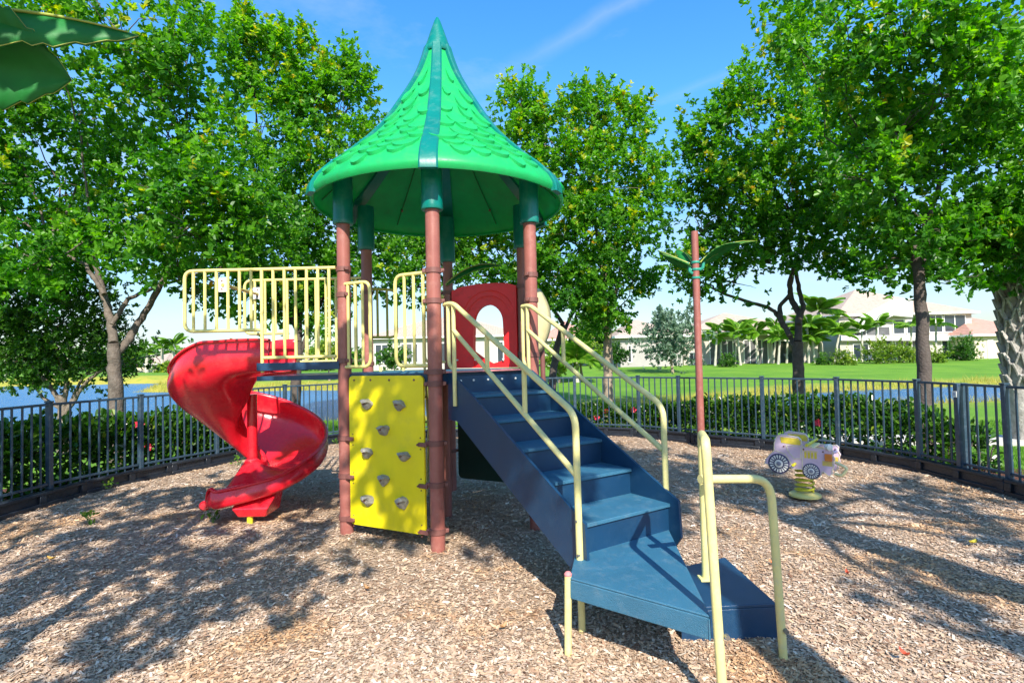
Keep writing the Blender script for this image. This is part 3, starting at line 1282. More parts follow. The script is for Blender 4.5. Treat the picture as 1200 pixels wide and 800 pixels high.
arch = mb.add(vv, ff).build('arch_panel', M_redp, tower, angle=50)
arch['label'] = 'red arched window panel at the back of the deck'
mb = MB()                                                            # moulded arch ridges on its face
for k_, rr_ in ((0, .30), (1, .37)):
    mb.tube([q(ax + rr_ * cos(a) * 1.0, oz + .03 + rr_ * sin(a) * .96, -.0425) for a in np.linspace(.35, pi - .35, 18)], .013, 6)
mb.build('moulding', M_redp, arch)
mb = MB()                                                            # low sill between the jambs
mb.prism([q(ax + aw * 1.1, zb, -.03), q(ax - aw * 1.1, zb, -.03), q(ax - aw * 1.1, zb + .09, -.03), q(ax - .05, zb + .05, -.03), q(ax + .05, zb + .10, -.03), q(ax + aw * 1.1, zb + .22, -.03)], n3 * .02)
mb.build('sill', M_redp, arch)
for x in (.14, .25, .64, .9):
    MB().tube([q(x, zb + .10, -.05), q(x, zb + .10, -.062)], .012, 8).build('bolt', M_white, arch)
g = MB().prism([q(x, z, -.01) for x, z in rounded(.12, .17, .93, 1.43, .06)], n3 * -.02).build('play_panel', M_dkgreen, tower)
g['label'] = 'dark green lower panel under the deck behind the stairs'
gc = (.70, .82)
mb = MB()
for dx, dz, sx, sz in ((0, .055, .13, .014), (0, -.055, .13, .014), (.058, 0, .014, .124), (-.058, 0, .014, .124)):
    c_ = q(gc[0] + dx, gc[1] + dz, -.036)
    mb.box(c_, (sx, .01, sz), atan2(d3.y, d3.x))
mb.build('frame', M_yellow, g)
mb = MB().lathe(None, [(.03, 0), (.045, .01), (.03, .03), (.004, .035)], 14, M=Matrix.Translation(q(gc[0], gc[1], -.03)) @ (-n3).to_track_quat('Z', 'Y').to_matrix().to_4x4())
mb.build('knob', M_hold, g)

# ---------------- stairs
SM = (HX['FC'] + HX['R']) / 2
SE = (HX['R'] - HX['FC']).normalized()
SN = Vector((SE.y, -SE.x, 0))


def sp_(e_, n_, z_=0.0):
    return SM + SE * e_ + SN * n_ + Z * z_


st = MB()
TR = [(.10, 1.525), (.43, 1.35), (.76, 1.168), (1.085, .985), (1.40, .800), (1.76, .615)]
# stringers: flat side plates
for e0, e1 in ((-.425, -.405), (.415, .435)):
    pr = [(.04, 1.53), (.13, 1.53), (1.845, .645), (1.86, .40), (1.80, .32), (1.70, .34), (.20, 1.12), (.04, 1.12)]
    st.prism([sp_(e0, n_, z_) for n_, z_ in pr], SE * (e1 - e0))
stairs = st.build('staircase', M_blue, tower, smooth=False)
stairs['label'] = 'navy steel stairs turning at a low landing with cream handrails'
prev = (.075, 1.525)
for i, (n1, z1) in enumerate(TR):
    n0 = .06 if i == 0 else TR[i - 1][0]
    if i > 0:
        mb = MB()
        mb.box(sp_(.005, (n0 + n1) / 2 + .008, z1 - .012), (.82, n1 - n0 + .016, .024), atan2(SE.y, SE.x))
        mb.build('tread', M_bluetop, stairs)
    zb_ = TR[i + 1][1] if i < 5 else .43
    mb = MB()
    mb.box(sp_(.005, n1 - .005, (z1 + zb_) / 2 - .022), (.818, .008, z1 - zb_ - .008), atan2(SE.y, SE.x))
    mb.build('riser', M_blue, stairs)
for e_ in (-.33, -.2, -.05, .1, .25, .36):
    MB().lathe(None, [(.011, 0), (.010, .006), (.004, .009)], 8, M=Matrix.Translation(sp_(e_, .105, 1.46)) @ SN.to_track_quat('Z', 'Y').to_matrix().to_4x4()).build('bolt', M_white, stairs)
# landing: four sided plate with a folded skirt; a lower step beyond it
LP = [Vector((.290, 3.02, .43)), Vector((.897, 2.545, .43)), Vector((1.075, 3.86, .43)), Vector((.375, 3.44, .43))]
pl = MB().prism(LP, (0, 0, -.012))
cen = sum(LP, Vector()) / 4
for a_, b_ in ((0, 1), (1, 2), (3, 0)):
    a, b = LP[a_], LP[b_]
    ofs = (cen - (a + b) / 2)
    ofs.z = 0
    ofs.normalize()
    pl.prism([a + Z * -.013, b + Z * -.013, b + Z * -.115, a + Z * -.115], ofs * .012)
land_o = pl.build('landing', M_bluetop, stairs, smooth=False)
md = land_o.modifiers.new('bev', 'BEVEL')
md.width = .006
md.segments = 2
LS = [Vector((.93, 3.12, .205)), Vector((1.492, 3.15, .205)), Vector((1.478, 3.87, .205)), Vector((1.09, 3.70, .205))]
ls = MB().prism(LS, (0, 0, -.02))
cen = sum(LS, Vector()) / 4
for a_, b_ in ((0, 1), (1, 2), (2, 3), (3, 0)):
    a, b = LS[a_], LS[b_]
    ofs = (cen - (a + b) / 2)
    ofs.z = 0
    ofs.normalize()
    ls.prism([a + Z * -.021, b + Z * -.021, b + Z * -.23, a + Z * -.23], ofs * .01)
low_o = ls.build('low_step', M_blue, stairs, smooth=False)
md = low_o.modifiers.new('bev', 'BEVEL')
md.width = .006
md.segments = 2
# landing legs
MB().tube([(.270, 3.045, -.1), (.283, 3.035, .44)], .0205, 12).build('leg', M_cream2, stairs)
MB().lathe((.283, 3.035, .435), [(.0215, 0), (.022, .01), (.012, .022), (.002, .024)], 12).build('leg_cap', pmat('faded_pink_coating', (.6, .22, .22), .5), stairs)
RT = .0215
q = sp_
# left handrail
hl = MB().tube(bend([q(-.44, .03, 2.135), q(-.44, .20, 2.135), q(-.44, 1.80, 1.30), q(-.44, 1.815, -.1)], .09), RT, 12).build('handrail', M_cream2, stairs)
MB().tube([q(-.44, .20, 1.90), q(-.44, 1.80, .93)], RT * .9, 10).build('lower_rail', M_cream2, hl)
MB().tube([q(-.44, .20, 2.13), q(-.44, .205, 1.25)], RT * .85, 10).build('baluster', M_cream2, hl)
MB().tube(bend([q(-.44, .10, 2.13), q(-.44, .10, 1.60), q(-.44, .20, 1.56)], .06), RT * .8, 10).build('baluster', M_cream2, hl)
MB().tube([q(-.44, .76, 1.835), q(-.44, .76, 1.56)], RT * .85, 10).build('baluster', M_cream2, hl)
MB().tube([q(-.44, 1.26, 1.575), q(-.44, 1.26, 1.265)], RT * .85, 10).build('baluster', M_cream2, hl)
# right handrail
hr_ = MB().tube(bend([q(.44, -.03, 2.155), q(.44, .10, 2.155), q(.44, 1.715, 1.285), q(.445, 1.715, .60)], .09), RT, 12).build('handrail', M_cream2, stairs)
MB().tube([q(.44, .06, 1.915), q(.44, 1.70, .975)], RT * .9, 10).build('lower_rail', M_cream2, hr_)
MB().tube([q(.44, .055, 2.15), q(.44, .06, 1.22)], RT * .85, 10).build('baluster', M_cream2, hr_)
MB().tube(bend([q(.44, -.03, 2.14), q(.44, -.03, 1.60), q(.44, .06, 1.56)], .06), RT * .8, 10).build('baluster', M_cream2, hr_)
MB().tube([q(.44, .60, 1.88), q(.44, .60, 1.61)], RT * .85, 10).build('baluster', M_cream2, hr_)
for n_, z_ in ((1.79, .66), (1.80, .46)):
    MB().tube([q(-.44, n_ + .02, z_), q(-.468, n_ + .02, z_)], .008, 8).build('bolt', M_bolt, stairs)
    MB().tube([q(.43, n_, z_), q(.445, n_, z_)], .012, 8).build('bolt', M_bolt, stairs)
# tall hoop at the outer landing corner and the low rail of the last step
hp = MB().tube(bend([(.935, 2.515, -.1), (.893, 2.53, 1.245), (1.012, 2.92, 1.22), (1.025, 2.955, .43)], .05, 7), .0225, 14).build('hoop_rail', M_cream2, stairs)
MB().box((1.02, 2.955, .436), (.07, .07, .012)).build('foot_flange', M_cream2, hp)
MB().tube(bend([(.955, 2.80, 1.005), (1.385, 2.945, .965), (1.425, 2.945, -.1)], .12, 8), .0225, 14).build('step_rail', M_cream2, stairs)
MB().tube([(1.425, 2.925, .165), (1.425, 2.905, .165)], .013, 10).build('bolt', M_bolt, stairs)
MB().tube([(.95, 2.505, .36), (.95, 2.482, .36)], .011, 10).build('bolt', M_bolt, stairs)

# ---------------- tan and green moulded leaves of the climber on the far side
def leaf_blade(L, W, arch=.25, serr=.03, nseg=26, droop=0.0, curl=.2, fold=.18):
    """moulded palm leaf along +X, serrated edge, folded along the rib, tip bending down"""
    vv, ff = [], []
    for i in range(nseg + 1):
        t = i / nseg
        wd = W * (sin(pi * min(1, t * .97 + .03)) ** .75) * (1 - .25 * t)
        saw = 1 - serr * 6 * ((t * nseg / 3) % 1) * (1 if .08 < t < .97 else 0)
        x = L * t
        zc = arch * L * sin(pi * .62 * t) - droop * L * t * t
        for k, sx in enumerate((-1, -.5, 0, .5, 1)):
            wv = wd * sx * (saw if abs(sx) == 1 else 1)
            vv.append((x, wv, zc - fold * abs(wv) + curl * 0))
    for i in range(nseg):
        for k in range(4):
            q_ = i * 5 + k
            ff.append((q_, q_ + 5, q_ + 6, q_ + 1))
    rib = [(L * i / nseg, 0, arch * L * sin(pi * .62 * i / nseg) - droop * L * (i / nseg) ** 2 + .004) for i in range(nseg)]
    return vv, ff, rib


def put_leaf(nm, parent, base, az, pitch, L, W, mat, ribmat, arch=.25, droop=0, roll=0, th=.008, fold=.18, serr=.03):
    vv, ff, rib = leaf_blade(L, W, arch, serr, 26, droop, .2, fold)
    M = Matrix.Translation(base) @ Matrix.Rotation(az, 4, 'Z') @ Matrix.Rotation(-pitch, 4, 'Y') @ Matrix.Rotation(roll, 4, 'X')
    o = MB().add([M @ Vector(v) for v in vv], ff).build(nm, mat, parent, angle=60)
    md = o.modifiers.new('thick', 'SOLIDIFY')
    md.thickness = th
    for k_ in (0, 4):
        MB().tube([M @ Vector(v) for v in vv[k_::5]], .0022 * L, 5).build('leaf_edge', ribmat, o)
    n_ = len(rib)
    MB().tube([M @ Vector(v) for v in rib], [.013 * (1 - .75 * i / n_) for i in range(n_)], 8).build('leaf_rib', ribmat, o)
    return o


clm = MB().tube([(.37, 6.36, -.1), (.35, 6.36, 2.3)], .03, 12).build('climber_stalk', M_clamp, tower)
vv, ff = [], []
for i in range(15):                                                  # cupped tan leaf standing beside the right post
    t = i / 14
    zz = 1.72 + .72 * t
    wd = .155 * sin(pi * (.08 + .84 * t)) ** .7
    for k in range(7):
        x = k / 6 * 2 - 1
        vv.append(Vector((.265 + wd * x + .03 * sin(3 * t), 6.12 + .10 * x * x + .10 * (t - .5) ** 2, zz)))
for i in range(14):
    for k in range(6):
        q_ = i * 7 + k
        ff.append((q_, q_ + 1, q_ + 8, q_ + 7))
o = MB().add(vv, ff).build('climber_leaf', M_tan, tower, angle=80)
o['label'] = 'tan cupped leaf of the climber behind the right post'
md = o.modifiers.new('thick', 'SOLIDIFY')
md.thickness = .015
put_leaf('climber_leaf', tower, HX['B'] + Vector((-.02, -.05, 2.60)), radians(-12), radians(18), .75, .17, M_plasleaf, M_rib, .22, .25, roll=.5)

# ---------------- slide
# bridge from the left edge of the deck
A4, B4 = HX['LB'], HX['LF']
mb = MB()
mb.prism([Vector((-1.60, 5.23, DZ - .05)), Vector((-1.66, 6.30, DZ - .05)), Vector((-2.46, 6.28, DZ - .05)), Vector((-2.46, 5.18, DZ - .05))], (0, 0, .045))
mb.beam((-1.66, 5.175, DZ + .085), (-2.44, 5.145, DZ + .085), .03, .075)
mb.build('slide_bridge', M_blue, tower, smooth=False)


def slide_rail(y0, xl, xm, xr, zb_, zl, zt_, bars, lab, slope=.012):
    qq = lambda x, z: Vector((x, y0 + (xr - x) * slope, z))
    fr = MB().tube(bend([qq(xr, zt_), qq(xl, zt_), qq(xl, zl), qq(xm, zl)], .085), TB, 10).build('slide_barrier', M_cream, tower)
    fr['label'] = lab
    MB().tube([qq(xm, zt_), qq(xm, DZ + .03)], TB, 10).build('bar', M_cream, fr)
    MB().tube([qq(xm, zb_), qq(xr, zb_)], TB, 10).build('lower_rail', M_cream, fr)
    for x in bars:
        MB().tube([qq(x, zt_), qq(x, zb_ if x > xm else zl)], TB * .86, 8).build('bar', M_cream, fr)
    return fr


f1 = slide_rail(5.17, -3.155, -2.405, -1.69, 1.705, 1.975, 2.56, [-3.07 + .0975 * 1.15 * i for i in range(6)] + [-2.295 + .1085 * i for i in range(6)], 'front cream barrier above the slide entrance')
f2 = slide_rail(6.27, -3.12, -2.62, -1.74, 1.66, 2.0, 2.625, [-3.0 + .12 * i for i in range(3)] + [-2.52 + .118 * i for i in range(7)], 'rear cream barrier above the slide entrance')
MB().tube(bend([(-2.79, 5.19, 2.42), (-2.79, 5.30, 2.42), (-2.95, 6.15, 2.46), (-2.95, 6.26, 2.46)], .05), TB, 10).build('sit_bar', pmat('ochre_coating', (.55, .42, .10), .4), f1)
for x_, y_, z_ in ((-2.80, 5.205, 2.42), (-2.95, 6.25, 2.47)):
    pt = MB().box((x_, y_, z_), (.105, .012, .135)).build('mounting_plate', M_white, f1)
    for dz in (-.04, .04):
        MB().tube([(x_, y_ - .005, z_ + dz), (x_, y_ - .012, z_ + dz)], .008, 8).build('bolt', M_clamp, pt)

SCX, SCY, SRR = -3.02, 6.24, .472
path = []                                                            # (centre, outward, outer floor z, wall height, inner wall, bank)
for i in range(7):
    t = i / 6
    path.append((Vector((-2.44 - .56 * t, SCY - SRR, 0)), Vector((0, -1, 0)), 1.545 - .035 * t * t, .34 + .03 * t, .36, .38 * t ** 6))
NT = 72
FK = [0, .10, .25, .38, .5, .62, .75, .88, 1]
for i in range(1, NT + 1):
    th = 2 * pi * i / NT
    f = i / NT
    o_ = Vector((-sin(th), -cos(th), 0))
    z_ = np.interp(f, FK, [1.50, 1.38, 1.16, .99, .84, .66, .45, .265, .155])
    top = np.interp(f, [0, .03, .07, .13, .18, .25, .38, .5, .62, .75, .88, 1], [1.885, 1.875, 1.80, 1.66, 1.57, 1.50, 1.36, 1.18, .95, .70, .47, .375])
    bank = np.interp(f, FK, [.38, .44, .50, .50, .44, .28, .02, -.26, -.38])
    ih = np.interp(f, [0, .1, .3, .6, .8, 1], [.36, .36, .36, .20, .05, .03])
    path.append((Vector((SCX, SCY, 0)) + o_ * SRR, o_, z_, top - z_, ih, bank))
for i in range(1, 8):
    t = i / 7
    path.append((Vector((SCX - .13 * t, SCY - SRR, 0)), Vector((0, -1, 0)), .155 + .045 * t, .205 * (1 - t ** 2.6) + .04, .03, -.38 + .30 * t))
SEC = [(.338, .985, 1), (.342, 1.005, 1), (.328, 1.012, 1), (.322, .97, 1), (.362, .62, 1), (.358, .30, 1), (.315, .10, 1), (.25, .02, 1), (.15, 0, 1), (0, 0, 1),
       (-.12, 0, -1), (-.22, .02, -1), (-.29, .09, -1), (-.325, .28, -1), (-.335, .62, -1), (-.330, .97, -1), (-.338, 1.012, -1), (-.352, 1.005, -1), (-.348, .985, -1)]
vv, ff = [], []
ns = len(SEC)
for pi_, (c_, o_, z_, oh, ih, bank) in enumerate(path):
    tail = max(0, (pi_ - (len(path) - 8)) / 7)
    for (r_, hf, sg) in SEC:
        sq = 1 - .28 * tail ** 2.2
        bk = bank * min(1, max(0, (.33 - r_) / .62))
        vv.append(c_ + o_ * r_ * sq + Z * (z_ - bk + hf * (oh if sg > 0 else ih) - .03 * tail ** 3))
for i in range(len(path) - 1):
    for k in range(ns - 1):
        a = i * ns + k
        ff.append((a, a + 1, a + ns + 1, a + ns))
sl_o = MB().add(vv, ff).build('spiral_slide', M_red, tower, angle=80)
sl_o['label'] = 'glossy red spiral slide chute'
md = sl_o.modifiers.new('thick', 'SOLIDIFY')
md.thickness = .022
md.offset = 1
md = sl_o.modifiers.new('smooth', 'SUBSURF')
md.levels = md.render_levels = 1
# rolled nose at the exit
c_, o_, z_, oh, ih, _b = path[-1]
mb = MB()
mb.tube([c_ + o_ * x * .265 + Vector((-.01 - .05 * (1 - abs(x) ** 2.2), 0, z_ + .0 - .01 * (1 - x * x) + .02 * abs(x))) for x in np.linspace(-1, 1, 17)], [.052 if abs(x) < .9 else .034 for x in np.linspace(-1, 1, 17)], 12)
mb.build('slide_lip', M_red, sl_o)
# square riser block and yellow foot under the exit
mb = MB()
mb.add([Vector((-2.70 + sx * a, 5.72 + sy * b, z + (.11 * (sy + 1) if z > .15 else 0))) for z, a, b in ((.185, .19, .22), (.085, .145, .17)) for sx, sy in ((-1, -1), (1, -1), (1, 1), (-1, 1))],
       [(0, 1, 2, 3), (4, 7, 6, 5), (0, 4, 5, 1), (1, 5, 6, 2), (2, 6, 7, 3), (3, 7, 4, 0)])
o = mb.build('exit_block', M_red, sl_o, smooth=False)
md = o.modifiers.new('bev', 'BEVEL')
md.width = .02
md.segments = 3
MB().tube([(-2.735, 5.59, -.1), (-2.735, 5.59, .09)], .03, 14).build('foot', M_yellowp, sl_o)
MB().tube([(SCX, SCY, -.1), (SCX, SCY, 1.3)], .055, 18).build('slide_column', M_red, sl_o)
# red side wall of the slide mouth on the far side
mb = MB()
mb.prism([(-2.9, 6.10, 1.5), (-2.45, 6.10, 1.5), (-2.45, 6.10, 1.9), (-2.9, 6.10, 1.9)], (0, .03, 0))
mb.build('slide_mouth_wall', M_red, sl_o, smooth=False)
# ================================================================== SPRING RIDER
RO = Vector((3.262, 6.178, 0))
RL, RN = Vector((.76, -.65, 0)).normalized(), Vector((-.65, -.76, 0)).normalized()
rider = thing('spring_rider', 'lilac vintage car spring rider on a yellow coil spring', 'spring rider', tuple(RO))
OUT = [(-.347, .363), (-.335, .42), (-.285, .485), (-.24, .522), (-.234, .62), (-.202, .699), (-.159, .72), (.017, .703), (.048, .673), (.06, .602), (.188, .594), (.295, .594),
       (.334, .600), (.36, .575), (.352, .530), (.372, .49), (.358, .45), (.366, .41), (.343, .372), (.345, .33), (.312, .297), (.28, .324), (.25, .345), (.235, .30), (.20, .262), (.136, .247), (.085, .268),
       (.061, .31), (.051, .342), (-.056, .336), (-.076, .36), (-.10, .31), (-.14, .282), (-.193, .268), (-.25, .285), (-.29, .32), (-.31, .36)]


def rp(s, z, o):
    return RO + RL * s + RN * o + Z * z


def disc(mb, s, z, o0, o1, r, seg=22):
    M = Matrix.Translation(rp(s, z, o0)) @ RN.to_track_quat('Z', 'Y').to_matrix().to_4x4()
    mb.lathe(None, [(r - .002, 0), (r, .001), (r, (o1 - o0) - .001), (r - .002, o1 - o0)], seg, M=M)


M_trim = pmat('pale_yellow_edge', (.70, .68, .36), .5, .08, 20)
M_yel2 = pmat('yellow_printed_panel', (.75, .58, .06), .5, .15, 30)
for side, o0 in ((1, .15), (-1, -.172)):
    p = MB().prism([rp(s, z, o0 - .0) for s, z in OUT], RN * .022).build('side_panel', M_lilac, rider, smooth=False)
    of = o0 + .022
    # pale routed edge line
    mb = MB()
    cl_ = [rp(s * .985, .49 + (z - .49) * .975, of + .001) for s, z in OUT]
    mb.tube(cl_ + [cl_[0]], .0035, 5, caps=False)
    for poly in ([(-.107, .601), (.043, .594), (.038, .464), (-.028, .457), (-.085, .53), (-.107, .601)], [(-.225, .53), (-.12, .50), (-.07, .42), (-.055, .36)], [(.06, .60), (.05, .36)]):
        mb.tube([rp(s, z, of + .001) for s, z in poly], .0035, 5)
    mb.build('edge_line', M_trim, p)
    mb = MB()
    mb.prism([rp(s, z, of) for s, z in [(-.166, .689), (.017, .685), (.044, .655), (.043, .612), (-.02, .612), (-.156, .625)]], RN * .003)
    mb.build('window_print', M_yel2, p, smooth=False)
    mb = MB()
    for i in range(4):
        x = .076 + .033 * i
        mb.prism([rp(s, z, of) for s, z in [(x, .475), (x + .024, .477), (x + .024, .545), (x, .545)]], RN * .003)
    mb.prism([rp(s, z, of) for s, z in [(.065, .552), (.209, .552), (.209, .558), (.065, .558)]], RN * .003)
    mb.build('grille_print', M_yel2, p, smooth=False)
    mb = MB()
    for i in range(4):
        z0 = .412 + .013 * i
        mb.prism([rp(s, z, of) for s, z in [(.25, z0), (.345, z0), (.345, z0 + .009), (.25, z0 + .009)]], RN * .003)
    mb.build('fender_print', M_yel2, p, smooth=False)
    for ws, wz, wr in ((-.188, .385, .113), (.139, .337, .087)):
        mb = MB()
        disc(mb, ws, wz, of, of + .006, wr, 28)
        wh = mb.build('wheel', M_darkwheel, p)
        mb = MB()
        nsp = 18
        for k in range(nsp):
            a = 2 * pi * k / nsp
            r0, r1 = wr * .50, wr * .86
            pts_ = []
            for rr_, da in ((r0, -.07), (r1, -.11), (r1, .11), (r0, .07)):
                pts_.append(rp(ws + rr_ * cos(a + da), wz + rr_ * sin(a + da), of + .006))
            mb.prism(pts_, RN * .002)
        mb.build('spoke', M_white, wh, smooth=False)
        mb = MB()
        disc(mb, ws, wz, of + .006, of + .009, wr * .40, 20)
        mb.build('hub', M_white, wh)
        mb = MB()
        disc(mb, ws, wz, of + .009, of + .012, wr * .22, 16)
        mb.build('hub_cap', pmat('grey_plastic', (.25, .25, .3), .5), wh)
    for s, z in ((-.13, .585), (.07, .57), (.10, .385), (.33, .515), (.26, .56)):
        MB().tube([rp(s, z, of), rp(s, z, of + .006)], .009, 8).build('bolt', M_clamp, p)
mb = MB()
M_ = lambda s0, s1, z0, z1: [rp(s0, z0, -.15), rp(s1, z0, -.15), rp(s1, z1, -.15), rp(s0, z1, -.15)]
mb.prism(M_(-.20, .02, .445, .468), RN * .30)
mb.build('seat', M_yellow, rider, smooth=False)
MB().prism([rp(-.20, .47, -.15), rp(-.18, .47, -.15), (rp(-.215, .66, -.15)), rp(-.235, .66, -.15)], RN * .30).build('seat_back', M_lilac, rider, smooth=False)
MB().prism([rp(.07, .585, -.15), rp(.17, .585, -.15), rp(.17, .608, -.15), rp(.07, .608, -.15)], RN * .30).build('dash_board', M_trim, rider, smooth=False)
MB().tube([rp(.12, .63, -.26), rp(.12, .63, .26)], .016, 10).build('handle_bar', M_yellowp, rider)
MB().tube([rp(-.02, .40, -.26), rp(-.02, .40, .26)], .016, 10).build('foot_bar', M_yellowp, rider)
for o0 in (.172, ):
    mb = MB()
    T_ = Matrix.Translation(rp(.315, .615, .175)) @ (RL * .8 + RN * .6).to_track_quat('Z', 'Y').to_matrix().to_4x4()
    mb.lathe(None, [(.01, -.05), (.032, -.02), (.038, .01), (.036, .02), (.015, .026), (.002, .027)], 18, M=T_)
    mb.build('headlamp', M_white, rider)
    mb = MB()
    mb.box(rp(.312, .505, .185), (.07, .03, .075), atan2(RL.y, RL.x))
    mb.build('side_lamp', M_orange, rider)
MB().tube(bend([rp(.34, .43, .0), rp(.455, .375, .0), rp(.40, .285, .0), rp(.33, .30, .0)], .03), .0165, 12).build('bumper_loop', M_trim, rider)
MB().tube(bend([rp(.33, .55, -.15), rp(.36, .55, -.05), rp(.36, .55, .05), rp(.33, .55, .15)], .03), .014, 8).build('cross_bar', M_lilac, rider)
SPC = rp(.03, 0, 0)
NSP = 130
mb = MB()
mb.tube([SPC + Vector((cos(t) * (.082 + .016 * (1 - k / NSP)), sin(t) * (.082 + .016 * (1 - k / NSP)), .065 + .275 * (k / NSP))) for k, t in ((k, 2 * pi * 5.2 * k / NSP) for k in range(NSP + 1))], .0125, 8)
mb.build('spring', M_yellowp, rider)
MB().lathe(SPC, [(.155, .012), (.165, .016), (.165, .038), (.155, .046), (.09, .055), (.02, .06)], 28).build('base_plate', M_cream, rider)
MB().lathe(SPC, [(.06, -.1), (.06, .014)], 14).build('anchor_post', M_clamp, rider)
MB().lathe(SPC, [(.09, .33), (.10, .335), (.10, .35), (.09, .355)], 20).build('top_plate', M_yellowp, rider)

# ================================================================== PLASTIC PALM POSTS
def palm_post(base, label, group, leafs, h=3.86, loc_lab=None):
    t = thing('palm_leaf_post', label, 'palm post', base, group)
    b = Vector(base)
    MB().tube([b - Z * .1, b + Z * h], .0625, 18).build('pole', M_post, t)
    for z_ in (3.02, 3.17, 3.30):
        MB().lathe(b, [(.064, z_ - .022), (.075, z_ - .018), (.078, z_), (.075, z_ + .018), (.064, z_ + .022)], 18).build('collar', M_plasteal, t)
    for az, zb_, pitch, L, W, arch, droop, roll in leafs:
        dr = Vector((cos(az), sin(az), 0))
        o = put_leaf('leaf', t, b + dr * .10 + Z * zb_, az, pitch, L, W, M_plasleaf, M_rib, arch, droop, roll, .012, .45, .035)
        MB().tube(bend([b + dr * .07 + Z * (zb_ - .12), b + dr * .12 + Z * (zb_ - .10), b + dr * .14 + Z * (zb_ + .02)], .04), .028, 8).build('leaf_socket', M_plasteal, o)
    return t


palm_post((3.338, 9.659, 0), 'thin red brown post with green plastic palm leaves beside the mulch edge', 'plastic palm posts',
          [(radians(172), 3.28, radians(24), .62, .13, .02, -.02, 0), (radians(196), 3.22, radians(18), .60, .12, .02, -.02, .3), (radians(8), 3.30, radians(42), 1.10, .20, .05, .46, 0),
           (radians(-25), 3.28, radians(30), .72, .2, .2, .3, -.4), (radians(100), 3.28, radians(40), .7, .18, .1, .2, 0)])
palm_post((-2.84, 2.30, 0), 'plastic palm leaves hanging into the top left corner', 'plastic palm posts',
          [(radians(7), 3.22, radians(5), 1.0, .22, .05, .17, .9), (radians(18), 3.22, radians(-15), .74, .32, .04, .10, -1.15), (radians(140), 3.28, radians(35), .9, .2, .2, .4, 0), (radians(250), 3.28, radians(35), .9, .2, .2, .4, 0)], 3.86)
# ================================================================== TREES
STOPS = [(0, (.018, .085, .008)), (.28, (.045, .175, .014)), (.54, (.135, .34, .02)), (.76, (.23, .44, .028)), (.91, (.44, .44, .03)), (1, (.66, .27, .03))]
M_leafA = leafmat('glossy_tree_leaf', STOPS, .40, .50, .4)
M_leafB = leafmat('small_tree_leaf', [(0, (.014, .055, .008)), (.5, (.055, .16, .014)), (.85, (.14, .27, .02)), (1, (.2, .2, .03))], .36, .34)
M_leafG = leafmat('silver_leaf', [(0, (.05, .10, .06)), (.5, (.12, .20, .12)), (1, (.25, .34, .22))], .5, .25)
M_leafH = leafmat('hedge_leaf', [(0, (.010, .045, .006)), (.5, (.035, .115, .010)), (.9, (.11, .22, .02)), (1, (.20, .28, .03))], .28, .32)
M_leafY = leafmat('lime_shrub_leaf', [(0, (.06, .13, .01)), (.5, (.16, .27, .02)), (1, (.38, .42, .04))], .4, .35)
M_leafP = leafmat('palm_frond', [(0, (.06, .17, .02)), (.5, (.15, .33, .035)), (.9, (.28, .42, .05)), (1, (.42, .30, .05))], .35, .3)
M_bark = pmat('grey_brown_bark', (.16, .125, .10), .85, .35, 9, .9, 30, dirt=(.30, .28, .24), dirt_amt=.6)
M_barkD = pmat('dark_bark', (.085, .065, .055), .85, .3, 10, .9, 34, dirt=(.16, .15, .13), dirt_amt=.5)
M_barkT = pmat('tan_bark', (.30, .23, .16), .85, .3, 8, .8, 30, dirt=(.38, .34, .28), dirt_amt=.5)
M_boot = pmat('grey_palm_boots', (.36, .34, .31), .85, .3, 8, .8, 24, dirt=(.15, .13, .11), dirt_amt=.7)
M_whitetrunk = pmat('pale_palm_trunk', (.45, .42, .34), .8, .2, 6, .4, 20)


